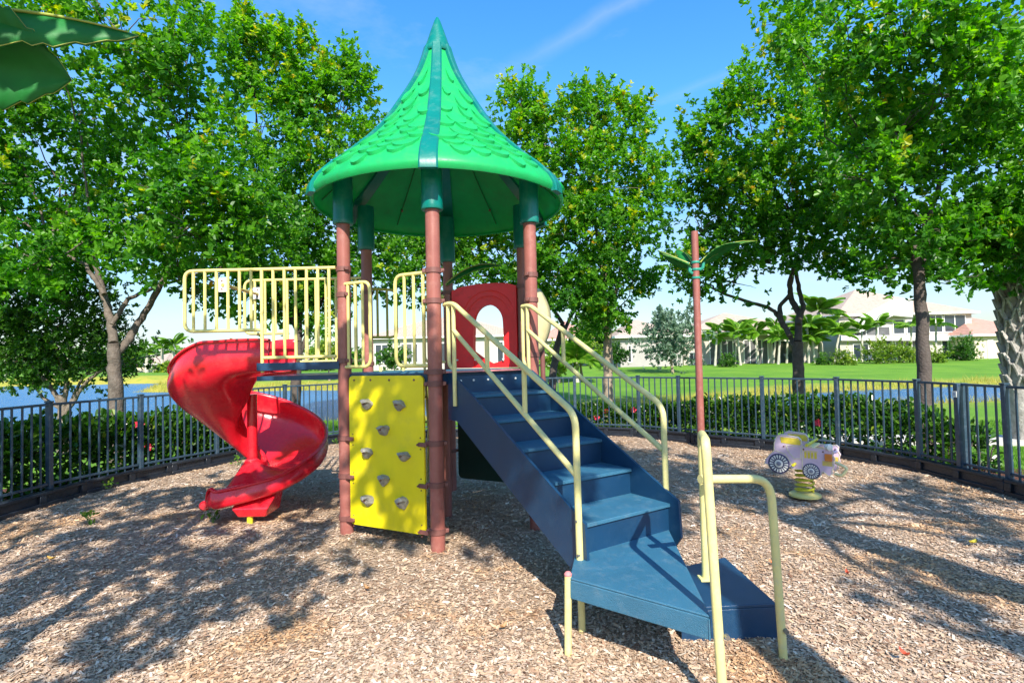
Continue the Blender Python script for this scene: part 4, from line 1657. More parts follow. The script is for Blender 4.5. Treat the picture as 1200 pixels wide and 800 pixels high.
def crown_mesh(name, clumps, dens, size, rs, tipbias=0.0, gap=.36, k_leaf=7, spike=.0):
    """rosettes of leaves spread through overlapping clumps; gaps where a coarse noise is low"""
    P, O, TV = [], [], []
    for (c, r, sq) in clumps:
        n = int(dens * r * r * 12.6 * .5)
        tuft = max(.10, size * 1.5)
        nt_ = max(6, n // 8)                                        # branchlets, each carrying several rosettes
        u = unit(rs.normal(size=(nt_, 3)))
        rad = r * (rs.uniform(.12, 1, nt_) ** .42) * (1 + .18 * np.sin(u[:, 0] * 7 + c[0]) * np.sin(u[:, 2] * 6 + c[2] * 2) + .12 * np.sin(u[:, 1] * 11 + 2 * c[1]))
        ctr = np.array(c) + u * rad[:, None] * np.array([1, 1, sq])
        w_ = np.repeat(np.arange(nt_), 8)
        off = rs.normal(0, tuft, (len(w_), 3)) * np.array([1, 1, .75])
        P.append(ctr[w_] + off)
        O.append(unit(u[w_] * np.array([1, 1, 1 / sq]) + off / tuft * .35))
        tv = rs.uniform(-1, 1, nt_)
        TV.append(tv[w_])
        ns = int(spike * r * 26)
        for _ in range(ns):                                         # shoots standing proud of the outline
            a = unit(rs.normal(size=(1, 3)) + np.array([[0, 0, .9]]))[0]
            base = np.array(c) + a * r * .92 * np.array([1, 1, sq])
            dr = unit((a + np.array([0, 0, .9]) + rs.normal(0, .2, 3))[None])[0]
            m_ = rs.integers(5, 11)
            tt = np.linspace(0, rs.uniform(.3, .75), m_)
            P.append(base + dr * tt[:, None] + rs.normal(0, .06, (m_, 3)) * (1 - tt / 1.0)[:, None])
            O.append(np.repeat(dr[None], m_, 0))
            TV.append(np.full(m_, rs.uniform(0, 1)))
    P, O, TV = np.concatenate(P), np.concatenate(O), np.concatenate(TV)
    g = (np.sin(P[:, 0] * 3.1 + 1.3 * np.sin(P[:, 2] * 2.3)) + np.sin(P[:, 1] * 3.4 + P[:, 2]) + np.sin(P[:, 2] * 3.7 + 1.7 * np.sin(P[:, 0] * 1.9)) + rs.normal(0, .35, len(P))) / 3
    keep = g > -gap
    P, O, TV = P[keep], unit(O[keep]), TV[keep]
    n = len(P)
    ax = unit(O * .7 + np.array([0, -.12, .55]) + rs.normal(0, .35, (n, 3)))
    x = unit(np.cross(ax, rs.normal(size=(n, 3))))
    y = np.cross(ax, x)
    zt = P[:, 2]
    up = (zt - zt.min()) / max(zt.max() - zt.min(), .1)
    base_t = np.clip(.40 + .16 * TV + rs.normal(0, .05, n) + .18 * (up - .4), 0, .8)  # random tone per tuft, paler towards the crown top
    flush = (TV > .93 - tipbias * .8 * up) & (rs.uniform(0, 1, n) < .55)
    pos, dd, nn_, LL, WW, tt = [], [], [], [], [], []
    for k in range(k_leaf):
        ph = 2 * pi * k / k_leaf + rs.uniform(-.5, .5, n)
        be = rs.uniform(.35, 1.45, n)
        rad = x * np.cos(ph)[:, None] + y * np.sin(ph)[:, None]
        d_ = unit(ax * np.cos(be)[:, None] + rad * np.sin(be)[:, None])
        n_ = unit(ax * np.sin(be)[:, None] - rad * np.cos(be)[:, None] + rs.normal(0, .2, (n, 3)))
        L = size * .9 * rs.uniform(.7, 1.2, n)
        pos.append(P + ax * rs.uniform(-.5, .35, n)[:, None] * size)
        dd.append(d_)
        nn_.append(n_)
        LL.append(L)
        WW.append(L * rs.uniform(.56, .76, n))
        tk = base_t + rs.normal(0, .07, n)
        tk = np.where(flush, .80 + .2 * rs.uniform(0, 1, n) * (1.15 - be / 1.6), tk)
        tt.append(np.clip(tk, 0, 1))
    return leaves(name, *(np.concatenate(q) for q in (pos, dd, nn_)), np.concatenate(LL), np.concatenate(WW), np.concatenate(tt))


def limb(mb, pts, r0, r1, sides=9, wob=.02):
    P = [Vector(p) for p in pts]
    out, rad = [], []
    tot = len(P) - 1
    for i in range(tot):
        for k in range(5):
            t = k / 5
            q = P[i].lerp(P[i + 1], t)
            q += Vector((R.uniform(-1, 1), R.uniform(-1, 1), 0)) * wob * (1 if i + t > .2 else 0)
            out.append(q)
            f = (i + t) / tot
            rad.append((r0 + (r1 - r0) * f) * R.uniform(.94, 1.06))
    out.append(P[-1])
    rad.append(r1)
    mb.tube(out, rad, sides)


def broad_tree(name, label, group, Y, trunk, forks, clumps, r0, dens=26, size=.105, bark=M_bark, leafm=M_leafA, seed=1, gap=.36, tipbias=.12, spike=.5, sq=.95, base_flare=1.25, twig=True, basez=-.05):
    """trunk and forks are pixel paths at depth Y (+ optional third value: metres nearer or farther); clumps are (u, v, radius in pixels, dy)"""
    rs = np.random.default_rng(seed)
    pt = lambda q: at(q[0], q[1], Y + (q[2] if len(q) > 2 else 0))
    tp = [pt(q) for q in trunk]
    tp[0].z = basez
    root = thing(name, label, 'tree', tuple(tp[0]), group)
    dens *= 3.1
    size *= 1.05
    size *= .92
    gap *= 1.25
    mb = MB()
    limb(mb, tp, r0 * base_flare, r0 * .85, 12, .012)
    ends = [tp[-1]]
    for f, rr in forks:
        fp = [pt((q[0], q[1], (.5 if i_ >= 2 else .2 * i_) if len(forks) < 5 and name != 'small_leaved_tree' else 0)) for i_, q in enumerate(f)]
        limb(mb, fp, r0 * rr, r0 * rr * .55, 9, .015)
        ends.append(fp[-1])
    cl3 = []
    for q in clumps:
        dy = q[3] if len(q) > 3 else 0
        c = at(q[0], q[1], Y + dy)
        cl3.append((tuple(c), q[2] * (Y + dy) / FPX, sq))
    if twig:
        for c, r, s_ in cl3:
            c = Vector(c)
            e = min(ends, key=lambda p: (p - c).length)
            mid = e.lerp(c, .5) + Vector((R.uniform(-.3, .3), R.uniform(.3, .8), R.uniform(0, .3)))
            limb(mb, [e, mid, c + Vector((0, .3, 0))], r0 * .24, r0 * .06, 6, .03)
            for _ in range(5):
                a = Vector((R.gauss(0, 1), R.gauss(0, 1), R.gauss(.3, .7))).normalized()
                limb(mb, [c.lerp(mid, R.uniform(0, .5)), c + a * r * .45, c + a * r * .85], r0 * .10, r0 * .025, 5, .02)
    mb.build('trunk', bark, root, angle=80)
    me = crown_mesh('crown', cl3, dens, size, rs, tipbias, gap, spike=spike)
    put('crown', me, root, leafm, smooth=False)
    return root


TG = 'leafy trees around the playground'
broad_tree('broadleaf_tree', 'big leafy tree with forked pale trunk standing by the lake on the left', TG, 9.4,
           [(137, 500), (136, 460), (134, 425), (133, 402)],
           [([(133, 402), (130, 375), (122, 345), (114, 318), (108, 280)], .75), ([(135, 415), (148, 402), (163, 378), (178, 352), (195, 322), (205, 280)], .70), ([(131, 380), (150, 350), (185, 335), (210, 328)], .4), ([(122, 345), (100, 310), (60, 290)], .4)],
           [(40, 30, 70, -1.0), (130, 20, 66, -1.0), (205, 70, 58, -.5), (10, 130, 80, 1.0), (95, 130, 78, 1.4), (190, 150, 66, .5), (255, 205, 60, -.9), (60, 230, 78, 1.4), (150, 235, 70, 1.3), (235, 270, 60, -1.1), (285, 262, 50, -.8), (200, 225, 40, -.9), (20, 320, 62, 0),
            (90, 280, 50, .9), (205, 300, 36, .6), (275, 300, 40, -.6), (265, 345, 30, .3), (228, 345, 20, .4), (-60, 60, 95, .5), (150, 275, 34, .6), (60, 315, 36, .6), (180, 90, 40, -.6), (40, 310, 36, -.8), (-60, 220, 95, 0), (215, 20, 40, .3), (165, 300, 42, -.5)],
           .105, 24, .115, pmat('shaded_grey_bark', (.12, .095, .075), .85, .35, 9, .9, 30, dirt=(.24, .22, .19), dirt_amt=.5), M_leafA, 1, .26, .08, .25)
broad_tree('broadleaf_tree', 'sunlit tree with upright shoots between the slide rails and the green roof', TG, 14.2,
           [(345, 505), (346, 470), (348, 435), (350, 400)], [([(350, 400), (352, 350), (350, 300)], .7), ([(349, 420), (370, 370), (390, 320)], .55), ([(350, 390), (325, 340), (300, 290)], .55)],
           [(290, 70, 42), (345, 95, 44), (400, 125, 38), (300, 140, 55, .4), (360, 160, 58), (415, 195, 42), (290, 215, 55), (345, 235, 60, -.4), (400, 265, 52, -.2), (330, 300, 50), (430, 300, 42), (380, 335, 35), (340, 350, 38), (385, 365, 28), (300, 345, 36), (290, 60, 26), (286, 40, 18), (408, 95, 22), (345, 62, 22), (415, 85, 16), (300, 290, 45)],
           .125, 17, .13, M_barkD, M_leafA, 2, .36, .30, 1.0)
broad_tree('broadleaf_tree', 'tree glimpsed under the green roof behind the tower posts', TG, 17.0,
           [(646, 470), (648, 440), (652, 410), (660, 380)], [([(660, 380), (640, 350), (600, 320)], .6), ([(655, 400), (672, 365), (690, 340)], .6)],
           [(470, 295, 40), (510, 315, 36), (545, 285, 44), (585, 320, 36), (520, 260, 45), (470, 340, 24), (575, 250, 45), (440, 265, 40), (620, 330, 32), (500, 345, 20)],
           .11, 14, .14, M_barkD, M_leafA, 3, .38, .15, .5)
broad_tree('broadleaf_tree', 'sunlit tree with a tan trunk right of the green roof', TG, 15.2,
           [(713, 505), (713, 465), (712, 420), (712, 375)], [([(712, 375), (700, 340), (680, 290)], .6), ([(712, 375), (725, 330), (735, 270)], .6), ([(712, 380), (705, 310), (690, 220)], .6)],
           [(607, 135, 30), (640, 165, 40), (690, 150, 42), (735, 165, 34), (610, 205, 50), (665, 225, 58, -.3), (720, 220, 50), (755, 200, 24), (640, 275, 55, -.3), (700, 285, 56, -.5), (745, 265, 34), (660, 335, 46), (710, 345, 46, -.4), (745, 325, 30), (690, 375, 26), (765, 235, 18), (608, 118, 20), (705, 128, 22), (740, 140, 16), (625, 330, 35)],
           .125, 17, .13, M_barkT, M_leafA, 4, .36, .32, 1.0)
broad_tree('broadleaf_tree', 'tree with slender forked dark trunk right of the palm leaf post', TG, 11.6,
           [(937, 500), (936, 460), (935, 425), (935, 400)],
           [([(932, 405), (926, 394), (916, 378), (909, 366), (900, 360), (878, 354), (850, 345)], .5), ([(926, 394), (915, 375), (914, 358), (925, 345), (929, 320), (925, 290)], .5), ([(935, 400), (937, 368), (927, 350), (925, 330), (935, 300)], .7), ([(936, 380), (941, 358), (935, 334), (932, 310), (940, 270)], .5)],
           [(880, 105, 34), (850, 160, 36), (905, 160, 52, .3), (830, 215, 36), (870, 225, 55, -.2), (930, 210, 60), (975, 170, 46, .3), (820, 265, 36), (870, 285, 45), (925, 270, 46), (975, 260, 50), (815, 310, 30), (860, 330, 30), (905, 310, 28), (990, 310, 34), (960, 110, 45, .4), (925, 60, 34), (808, 340, 20), (806, 175, 18), (818, 170, 14), (840, 130, 18), (995, 230, 40)],
           .115, 24, .115, M_barkD, M_leafA, 5, .34, .22, .6)
broad_tree('broadleaf_tree', 'large dark tree with straight trunk right of the spring rider', TG, 8.7,
           [(1083, 500), (1083, 440), (1081, 390), (1079, 345), (1074, 300)], [([(1074, 300), (1060, 260), (1040, 210)], .6), ([(1074, 300), (1090, 250), (1110, 190)], .65), ([(1076, 315), (1110, 280), (1150, 260)], .45)],
           [(1060, 215, 66, .5), (1130, 190, 82, .9), (1090, 110, 70, .3), (1190, 120, 80, .5), (1160, 265, 64, .5), (1050, 285, 46, .3), (1110, 290, 46, .4), (1200, 300, 52, .3), (1030, 150, 50, .3), (930, 25, 44, .2), (1000, 40, 56, -.9), (1080, 25, 62, -1.2), (1170, 20, 70, -1.3), (1260, 220, 110, -.3), (1040, 320, 24), (1130, 330, 24, -.4), (985, 85, 45, .6), (1050, 150, 44, -.7), (1010, 210, 38, -.5), (1030, 90, 45, -.7), (1120, 110, 50, -1.1), (1190, 90, 50, -1.2), (1085, 265, 34, -.5)],
           .088, 24, .115, M_barkD, M_leafA, 6, .30, .10, .35)

# low many stemmed tree at the left edge
broad_tree('small_leaved_tree', 'low spreading tree with several thin stems beside the lake at the left edge', None, 10.8,
           [(75, 505), (74, 480), (72, 462)], [([(74, 480), (60, 455), (40, 430), (15, 410)], .7), ([(74, 480), (78, 450), (70, 420), (60, 390)], .7), ([(76, 485), (95, 455), (110, 440), (135, 425)], .6), ([(76, 485), (88, 460), (98, 440)], .5), ([(73, 480), (50, 465), (35, 445)], .5)],
           [(25, 365, 52), (80, 372, 50), (115, 395, 34), (20, 425, 36), (0, 340, 50), (60, 345, 40), (110, 360, 36), (130, 410, 26), (40, 420, 36), (85, 415, 34), (60, 425, 36), (105, 430, 28), (-30, 390, 60), (40, 395, 45, .4), (130, 440, 14), (150, 430, 12), (178, 425, 12, 1), (-20, 440, 40)],
           .075, 32, .075, M_bark, M_leafB, 7, .32, .02, .5, base_flare=1.5)

# sabal palm with criss-cross boots at the right edge
def sabal():
    Y = 9.6
    b = at(1200, 520, Y)
    b.z = -.05
    tpt = at(1181, 318, Y)
    root = thing('cabbage_palm', 'palm trunk covered in pale criss cross leaf bases at the right edge', 'palm', tuple(b))
    mb = MB()
    limb(mb, [b, b.lerp(tpt, .5), tpt], .155, .135, 14, .01)
    tr = mb.build('trunk', M_boot, root)
    dr = (tpt - b)
    Lt = dr.length
    for j in range(11):
        for k in range(6):
            t = .30 + j / 11 * .7
            a = 2 * pi * (k + (j % 2) * .5) / 6
            o_ = Vector((cos(a), sin(a), 0))
            p = b + dr * t + o_ * .13
            sd_ = Vector((-sin(a), cos(a), 0))
            mb = MB()
            tip = p + o_ * .10 + Z * .30
            for sg in (-1, 1):
                mb.beam(p + sd_ * sg * .085, tip + sd_ * sg * .012, .030, .07, up=o_)
            mb.build('leaf_base', M_boot, tr, smooth=False)
    pos, dd, nn_, LL, WW, tt = [], [], [], [], [], []
    rs = np.random.default_rng(5)
    for k in range(16):
        a = 2 * pi * k / 16 + R.uniform(-.2, .2)
        el = R.uniform(.2, 1.2)
        d0 = Vector((cos(a) * cos(el), sin(a) * cos(el), sin(el)))
        c = tpt + d0 * .9
        for q in range(26):
            f = (q / 25 - .5) * 2.6
            sd_ = d0.cross(Z).normalized()
            v = (d0 * cos(f) + sd_ * sin(f)).normalized()
            pos.append(c)
            dd.append(v)
            nn_.append(d0.cross(sd_))
            LL.append(.8)
            WW.append(.06)
            tt.append(rs.uniform(.1, .8))
    put('crown', leaves('crown', np.array(pos), np.array(dd), np.array(nn_), np.array(LL), np.array(WW), np.array(tt), .1, .35), root, M_leafP, smooth=False)


sabal()

# trees behind the viewer: only their dappled shade reaches the picture
def shade_tree(label, base, tops, clumps, r0, seed, dens=12, gap=.30):
    root = thing('shade_tree', label, 'tree', base)
    mb = MB()
    limb(mb, [base] + tops, r0 * 1.1, r0 * .75, 10, .02)
    e = Vector(tops[-1])
    for c, r, s in clumps:
        limb(mb, [e, e.lerp(Vector(c), .5) + Vector((0, 0, .2)), c], r0 * .25, r0 * .08, 6, .03)
    mb.build('trunk', M_bark, root, angle=80)
    put('crown', crown_mesh('crown', clumps, dens, .15, np.random.default_rng(seed), .1, gap, spike=.2), root, M_leafA, smooth=False)


shade_tree('leafy tree behind the viewer on the left whose shade dapples the mulch', (-4.4, -1.6, 0), [(-4.2, -1.5, 1.6), (-3.6, -1.2, 3.1)],
           [((-1.9, -2.3, 4.5), .62, .7), ((-1.75, -1.45, 4.6), .55, .7), ((-2.75, -1.2, 4.4), .42, .7), ((-2.5, -.35, 4.6), .55, .7), ((-1.65, -.3, 4.5), .48, .7), ((-1.95, .95, 4.5), .55, .7), ((-3.5, .1, 4.6), .62, .7),
            ((-4.6, .9, 4.6), .75, .7), ((-1.5, 1.6, 4.7), .45, .7), ((-1.0, -1.25, 4.6), .30, .7), ((-3.3, 1.6, 4.4), .45, .7), ((-4.9, -.6, 4.8), .7, .7), ((-3.2, -2.6, 4.4), .4, .7), ((-5.4, 2.2, 4.8), .8, .7)], .16, 21, 34, .36)
shade_tree('leafy tree behind the viewer whose shade falls on the stairs', (2.02, -.60, 0), [(2.03, -.62, 1.5), (2.05, -.75, 3.2), (2.0, -1.2, 5.2)],
           [((.0, -2.3, 6.9), .62, .75), ((-.5, -2.25, 6.75), .45, .75), ((.3, -2.6, 7.3), .4, .7), ((.75, -2.5, 7.2), .6, .75), ((1.4, -2.7, 7.0), .72, .75), ((1.15, -3.3, 7.7), .6, .75), ((2.2, -2.2, 7.4), .8, .75), ((2.9, -1.2, 7.8), .75, .75), ((2.45, -3.2, 8.0), .8, .75), ((.35, -1.9, 6.3), .38, .75)], .19, 22, 40, .40)
shade_tree('tall leaning tree behind the viewer on the right whose trunk shades the mulch', (5.3, -1.2, 0), [(4.8, -1.25, 2.0), (4.2, -1.3, 4.0), (3.8, -1.5, 5.8)],
           [((3.9, -1.6, 7.2), .9, .75), ((3.3, -.6, 7.8), .8, .75), ((4.3, -2.5, 8.0), .9, .75), ((3.2, -2.2, 8.4), .9, .75), ((5.7, -.9, 6.0), .45, .6), ((5.55, -1.9, 6.0), .45, .6), ((5.25, -2.6, 6.0), .4, .6), ((3.7, -3.95, 6.0), .42, .6), ((3.1, .4, 7.4), .4, .6), ((3.65, -.7, 7.3), .4, .6)], .25, 23, 40, .42)
# ================================================================== HEDGES, SHRUBS, PALMS, HOUSES
def loop_hedge(name, label, s0, s1, off, hfun, wid, dens, size, seed, leafm=M_leafH, flowers=0):
    rs = np.random.default_rng(seed)
    A_ = (s1 - s0)
    n = int(dens * A_)
    s = rs.uniform(s0, s1, n)
    px = np.interp(s, FL, FP[:, 0])
    py = np.interp(s, FL, FP[:, 1])
    tx = np.gradient(FP[:, 0], FL)
    ty = np.gradient(FP[:, 1], FL)
    dx, dy = np.interp(s, FL, tx), np.interp(s, FL, ty)
    a = rs.uniform(-.25, pi + .25, n)
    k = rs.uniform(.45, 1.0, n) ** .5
    h = hfun(s) * (1 + .10 * snoise(s * 2.1, s * 0 + seed, 1.0) + .06 * snoise(s * 6.0, a, 1))
    o = off + np.cos(a) * wid * k * (1 + .15 * np.sin(s * 5 + a * 3))
    z = np.maximum(.03, h * np.clip(np.sin(a), 0, 1) ** .55 * k + rs.normal(0, .03, n))
    P = np.stack([px - dy * o, py + dx * o, z], 1)
    O = np.stack([-dy * np.cos(a), dx * np.cos(a), np.sin(a) + .25], 1)
    d = unit(O + rs.normal(0, .7, (n, 3)))
    nr = unit(np.cross(d, rs.normal(size=(n, 3))))
    nr = np.where((nr[:, 2] < 0)[:, None], -nr, nr)
    L = size * rs.uniform(.6, 1.3, n)
    b, _ = fpt((s0 + s1) / 2, off)
    root = thing(name, label, 'hedge', (b.x, b.y, 0))
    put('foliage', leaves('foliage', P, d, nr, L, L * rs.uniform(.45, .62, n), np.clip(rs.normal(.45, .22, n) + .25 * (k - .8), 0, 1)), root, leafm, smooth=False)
    mb = MB()
    for q in range(int(A_ * 9)):
        s_ = rs.uniform(s0, s1)
        c, _ = fpt(s_, off + rs.uniform(-.25, .25))
        limb(mb, [c - Z * .05, c + Vector((rs.uniform(-.1, .1), rs.uniform(-.1, .1), .3)), c + Vector((rs.uniform(-.25, .25), rs.uniform(-.25, .25), .6 * float(hfun(s_))))], .011, .005, 4, .01)
    mb.build('stems', M_barkD, root)['kind'] = 'stuff'
    mf = pmat('red_hibiscus', (.62, .03, .06), .5, .2, 20)
    for q in range(flowers):
        s_ = rs.uniform(s0, s1)
        c, _ = fpt(s_, off - wid * rs.uniform(.75, 1.05))
        c.z = float(hfun(s_)) * rs.uniform(.25, .95)
        mb = MB()
        ax = Vector((-c.x, -c.y, 1)).normalized()
        x = ax.orthogonal().normalized()
        y = ax.cross(x)
        for k_ in range(5):
            f = 2 * pi * k_ / 5
            r_ = x * cos(f) + y * sin(f)
            t_ = x * -sin(f) + y * cos(f)
            mb.add([c, c + r_ * .04 + t_ * .028 + ax * .02, c + r_ * .07 + ax * .012, c + r_ * .04 - t_ * .028 + ax * .02], [(0, 1, 2, 3)])
        mb.build('flower', mf, root, smooth=False)
    return root


sL0, sL1 = sproj(-5.9, 3.4), sproj(-4.2, 10.5)
loop_hedge('flowering_hedge', 'tall leafy hedge with red blooms behind the left fence by the lake', sL0, sL1, .62,
           lambda s: np.interp(s, [sL0, sL0 + 3.5, sL1 - 1.5, sL1], [.92, .95, .80, .35]), .42, 1700, .12, 31, flowers=6)
sM0, sM1 = sproj(-.9, 11.45), sproj(5.45, 7.1)
sMm = sproj(3.2, 10.2)
loop_hedge('flowering_hedge', 'long clipped hedge with red blooms behind the fence right of the stairs', sM0, sM1, .62,
           lambda s: np.interp(s, [sM0, sM0 + 1.5, sMm - 1, sMm + .8, sM1 - .8, sM1], [.35, .55, .58, .84, .88, .6]), .40, 1700, .10, 32, flowers=9)
sK0, sK1 = sproj(5.5, 6.5), sproj(5.6, 3.6)
loop_hedge('leafy_shrub_row', 'leafy shrub row beyond the pavement at the right fence', sK0 - 1.2, sK0 + .9, 4.6, lambda s: s * 0 + 1.15, .55, 900, .12, 33)

# grass blades on the near lawns
rs = np.random.default_rng(41)
def grass_patch(nm, n, xr, yr, h, tint, test=None, wid=.006, mat=None):
    P = np.stack([rs.uniform(*xr, n), rs.uniform(*yr, n)], 1)
    if test is not None:
        P = P[test(P)]
    z, _ = land(P[:, 0], P[:, 1])
    k = len(P)
    me = blades(nm, np.concatenate([P, z[:, None]], 1), rs.uniform(*h, k), np.full(k, wid), rs.uniform(.1, .7, k), np.clip(rs.normal(tint, .16, k), 0, 1))
    tag(put(nm, me, None, mat or M_leafGr, smooth=False), kind='stuff')


M_leafGr = leafmat('grass_blade', [(0, (.04, .13, .012)), (.5, (.10, .25, .02)), (1, (.22, .36, .04))], .5, .3)
M_reed = leafmat('bank_grass', [(0, (.16, .19, .02)), (.5, (.38, .34, .05)), (1, (.55, .45, .12))], .6, .3)
notplay = lambda P: (polydist(P, PLAY) > 1.1)
grass_patch('lawn_grass', 60000, (5.6, 12), (4.0, 12.5), (.03, .07), .5, lambda P: notplay(P) & ~((P[:, 1] > 8.4 - .155 * (P[:, 0] - 13)) & (P[:, 1] < 9.6 - .155 * (P[:, 0] - 13))))
grass_patch('lawn_grass', 45000, (-6, 6), (12.4, 16.2), (.04, .09), .45, lambda P: notplay(P))
shore = lambda P: (np.abs(polydist(P, POND) - .9) < .9 * (1 + .3 * snoise(P[:, 0], P[:, 1], 2)))
grass_patch('bank_grass', 130000, (-34, 28), (13, 44), (.12, .36), .5, shore, .014, M_reed)


# ---- distant palms
def frond_mesh(L, n=13, seed=1, droop=.55):
    rs_ = np.random.default_rng(seed)
    pos, dd, nn_, LL, WW, tt = [], [], [], [], [], []
    for k in range(n):
        t = .12 + .88 * k / (n - 1)
        x = L * t * (1 - .12 * t)
        z = L * (.35 * t - droop * t * t)
        for sg in (-1, 1):
            pos.append((x, 0, z))
            dd.append(((.55 + .3 * t), sg * .9, -.28 - .25 * t))
            nn_.append((0, 0, 1))
            LL.append(L * .42 * sin(pi * (.12 + .8 * t)) + .05)
            WW.append(L * .038)
            tt.append(rs_.uniform(.25, .85))
    return leaves('frond', np.array(pos), unit(np.array(dd, float)), np.array(nn_, float), np.array(LL), np.array(WW), np.array(tt), .1, .3)


FRONDS = [frond_mesh(1.0, 26, i, .55 + .18 * i) for i in range(3)]
for f in FRONDS:
    f.materials.append(M_leafP)


def far_palm(label, group, u, vb, vt, Y, fr_px, nf=9, lean=0.0, trunkr=.09, mat=None):
    b = at(u, vb, Y)
    b.z = landz(b.x, b.y) - .05
    t = at(u + lean, vt, Y)
    root = thing('palm_tree', label, 'palm', tuple(b), group)
    mb = MB()
    limb(mb, [b, b.lerp(t, .5) + Vector((-.0, 0, 0)), t], trunkr * 1.2, trunkr * .8, 7, .02)
    mb.build('trunk', mat or M_whitetrunk, root)
    s = fr_px * Y / FPX
    for k in range(nf):
        o = put('frond', FRONDS[k % 3], root)
        o.location = t
        o.rotation_euler = (R.uniform(-.2, .2), -radians(R.uniform(8, 74)), 2 * pi * k / nf + R.uniform(-.3, .3))
        o.scale = (s * R.uniform(.85, 1.15),) * 3


PG = 'slim palms in front of the far houses'
PLAB = ['leftmost slim palm of the dense row, just right of the palm leaf post', 'second slim palm from the left end of the dense row', 'tallest slim palm of the left trio in the dense row', 'slim palm leaning left beside the tallest of the left trio',
        'slim palm left of the forked trunk leaning left', 'slim palm left of the forked trunk leaning right', 'short slim palm close to the forked trunk on its left', 'short slim palm just right of the forked trunk', 'broad crowned slim palm right of the forked trunk', 'slim palm at the right end of the dense row beside the round shrub',
        'high slim palm touching the forked trunk on its right', 'smallest slim palm half hidden by the forked trunk']
for i, (u, vb, vt, fr, ln) in enumerate([(838, 431, 396, 17, 2), (846, 431, 388, 20, -2), (861, 431, 384, 20, 3), (868, 432, 392, 22, -4), (889, 431, 390, 20, -3), (906, 431, 388, 20, 4), (912, 432, 396, 18, 2), (955, 430, 398, 20, -3), (961, 430, 388, 24, 2), (978, 427, 392, 20, 5), (948, 430, 382, 24, -2), (922, 431, 394, 16, 1)]):
    far_palm(PLAB[i], PG, u, vb, vt, 50 + (i % 3) * 1.5, fr * .98, 12, ln, .10)
far_palm('tall feathery palm rising behind the row of slim palms', None, 962, 428, 366, 54, 29, 14, -3, .2)
for u, vt, ll in ((1010, 388, 'young palm beside the dark porch of the white two storey house'), (1027, 380, 'young palm in front of the tall screen of the white house'), (1097, 380, 'young palm right of the dark straight trunk before the white house'), (1068, 382, 'young palm half hidden by the dark straight trunk')):
    far_palm(ll, None, u, 424, vt, 52, 19, 9, 0, .1)
for u, vb, vt, fr, ll in ((190, 434, 408, 16, 'left palm of the pair across the lake'), (203, 434, 405, 17, 'right palm of the pair across the lake'), (172, 434, 414, 10, 'small palm left of the pair across the lake')):
    far_palm(ll, None, u, vb, vt, 92, fr, 9, 0, .25)


def shrub(name, label, u, v, rpx, Y, leafm, size, seed, sq=.8, cat='shrub', dens=30, group=None, trunkpx=None, count=1):
    rs_ = np.random.default_rng(seed)
    c = at(u, v, Y)
    r = rpx * Y / FPX
    b = Vector((c.x, Y, landz(c.x, Y)))
    root = thing(name, label, cat, tuple(b), group)
    cl_ = [((c.x + R.uniform(-.4, .4) * r, Y + R.uniform(-.4, .4) * r, c.z + R.uniform(-.3, .3) * r), r * R.uniform(.55, .8), sq) for _ in range(6)] + [((c.x, Y, c.z), r * .8, sq)]
    put('foliage' if cat != 'tree' else 'crown', crown_mesh('foliage', cl_, dens, size, rs_, .06, .5, 6, .1), root, leafm, smooth=False)
    mb = MB()
    for q in range(3 if cat != 'tree' else 1):
        limb(mb, [b + Vector((R.uniform(-.1, .1) * r, 0, -.05)), (b + c) / 2, c], .04 * r + .02, .02, 6, .02)
    o = mb.build('trunk' if cat == 'tree' else 'stems', M_barkT, root)
    if cat != 'tree':
        o['kind'] = 'stuff'


far_palm('arching palm clump left of the tan tree trunk beyond the fence', None, 676, 432, 424, 33, 30, 16, 0, .12)
far_palm('smaller arching palm clump behind the handrail beyond the fence', None, 652, 432, 420, 36, 24, 14, 0, .12)
shrub('silver_tree', 'round silvery green tree hiding the corner of the grey house', 785, 393, 38, 40, M_leafG, .22, 51, 1.0, 'tree', 7)
shrub('shrub', 'clipped round green shrub left of the white house', 988, 421, 13, 46, M_leafY, .14, 52, .75, dens=20)
shrub('shrub', 'broad bright green shrub mass before the white house', 1030, 415, 20, 47, M_leafY, .16, 53, .75, dens=16)
shrub('shrub', 'bright green shrub touching the dark straight trunk', 1058, 417, 16, 47.5, M_leafY, .16, 59, .75, dens=16)
shrub('shrub', 'lime yellow shrub right of the dark straight trunk', 1098, 418, 12, 46, M_leafY, .14, 54, .7, dens=20)
shrub('shrub', 'loose olive shrub under the upper windows of the white house', 1130, 409, 17, 49, M_leafB, .16, 55, .85, dens=18)
shrub('shrub', 'small red tinged shrub at the feet of the slim palms', 852, 424, 10, 47, M_leafB, .14, 56, .7, dens=18)
shrub('shrub', 'dark low shrub below the right end of the slim palms', 965, 424, 9, 47, M_leafB, .14, 57, .7, dens=18)
shrub('shrub', 'arching yellow green shrub left of the tan tree trunk', 680, 412, 26, 34, M_leafY, .20, 58, .75, dens=12)
shrub('shrub', 'lime shrub at the foot of the arching shrub', 655, 424, 16, 33, M_leafY, .18, 60, .7, dens=14)
shrub('shrub', 'dark green shrub against the end of the grey house', 722, 417, 14, 44, M_leafH, .16, 61, .8, dens=18)
shrub('shrub', 'leafy background tree crown behind the tan trunk', 700, 385, 30, 60, M_leafB, .3, 62, .9, 'tree', 6)
shrub('shrub', 'leafy shrub seen through the deck barriers', 462, 420, 16, 40, M_leafB, .2, 63, .9, dens=14)
shrub('shrub', 'yellow green shrub seen through the slide barrier', 385, 415, 17, 40, M_leafY, .2, 64, .9, dens=14)
shrub('shrub', 'low green hedge clump across the lake under the slide bridge', 350, 433, 9, 70, M_leafB, .3, 65, .6, dens=10)
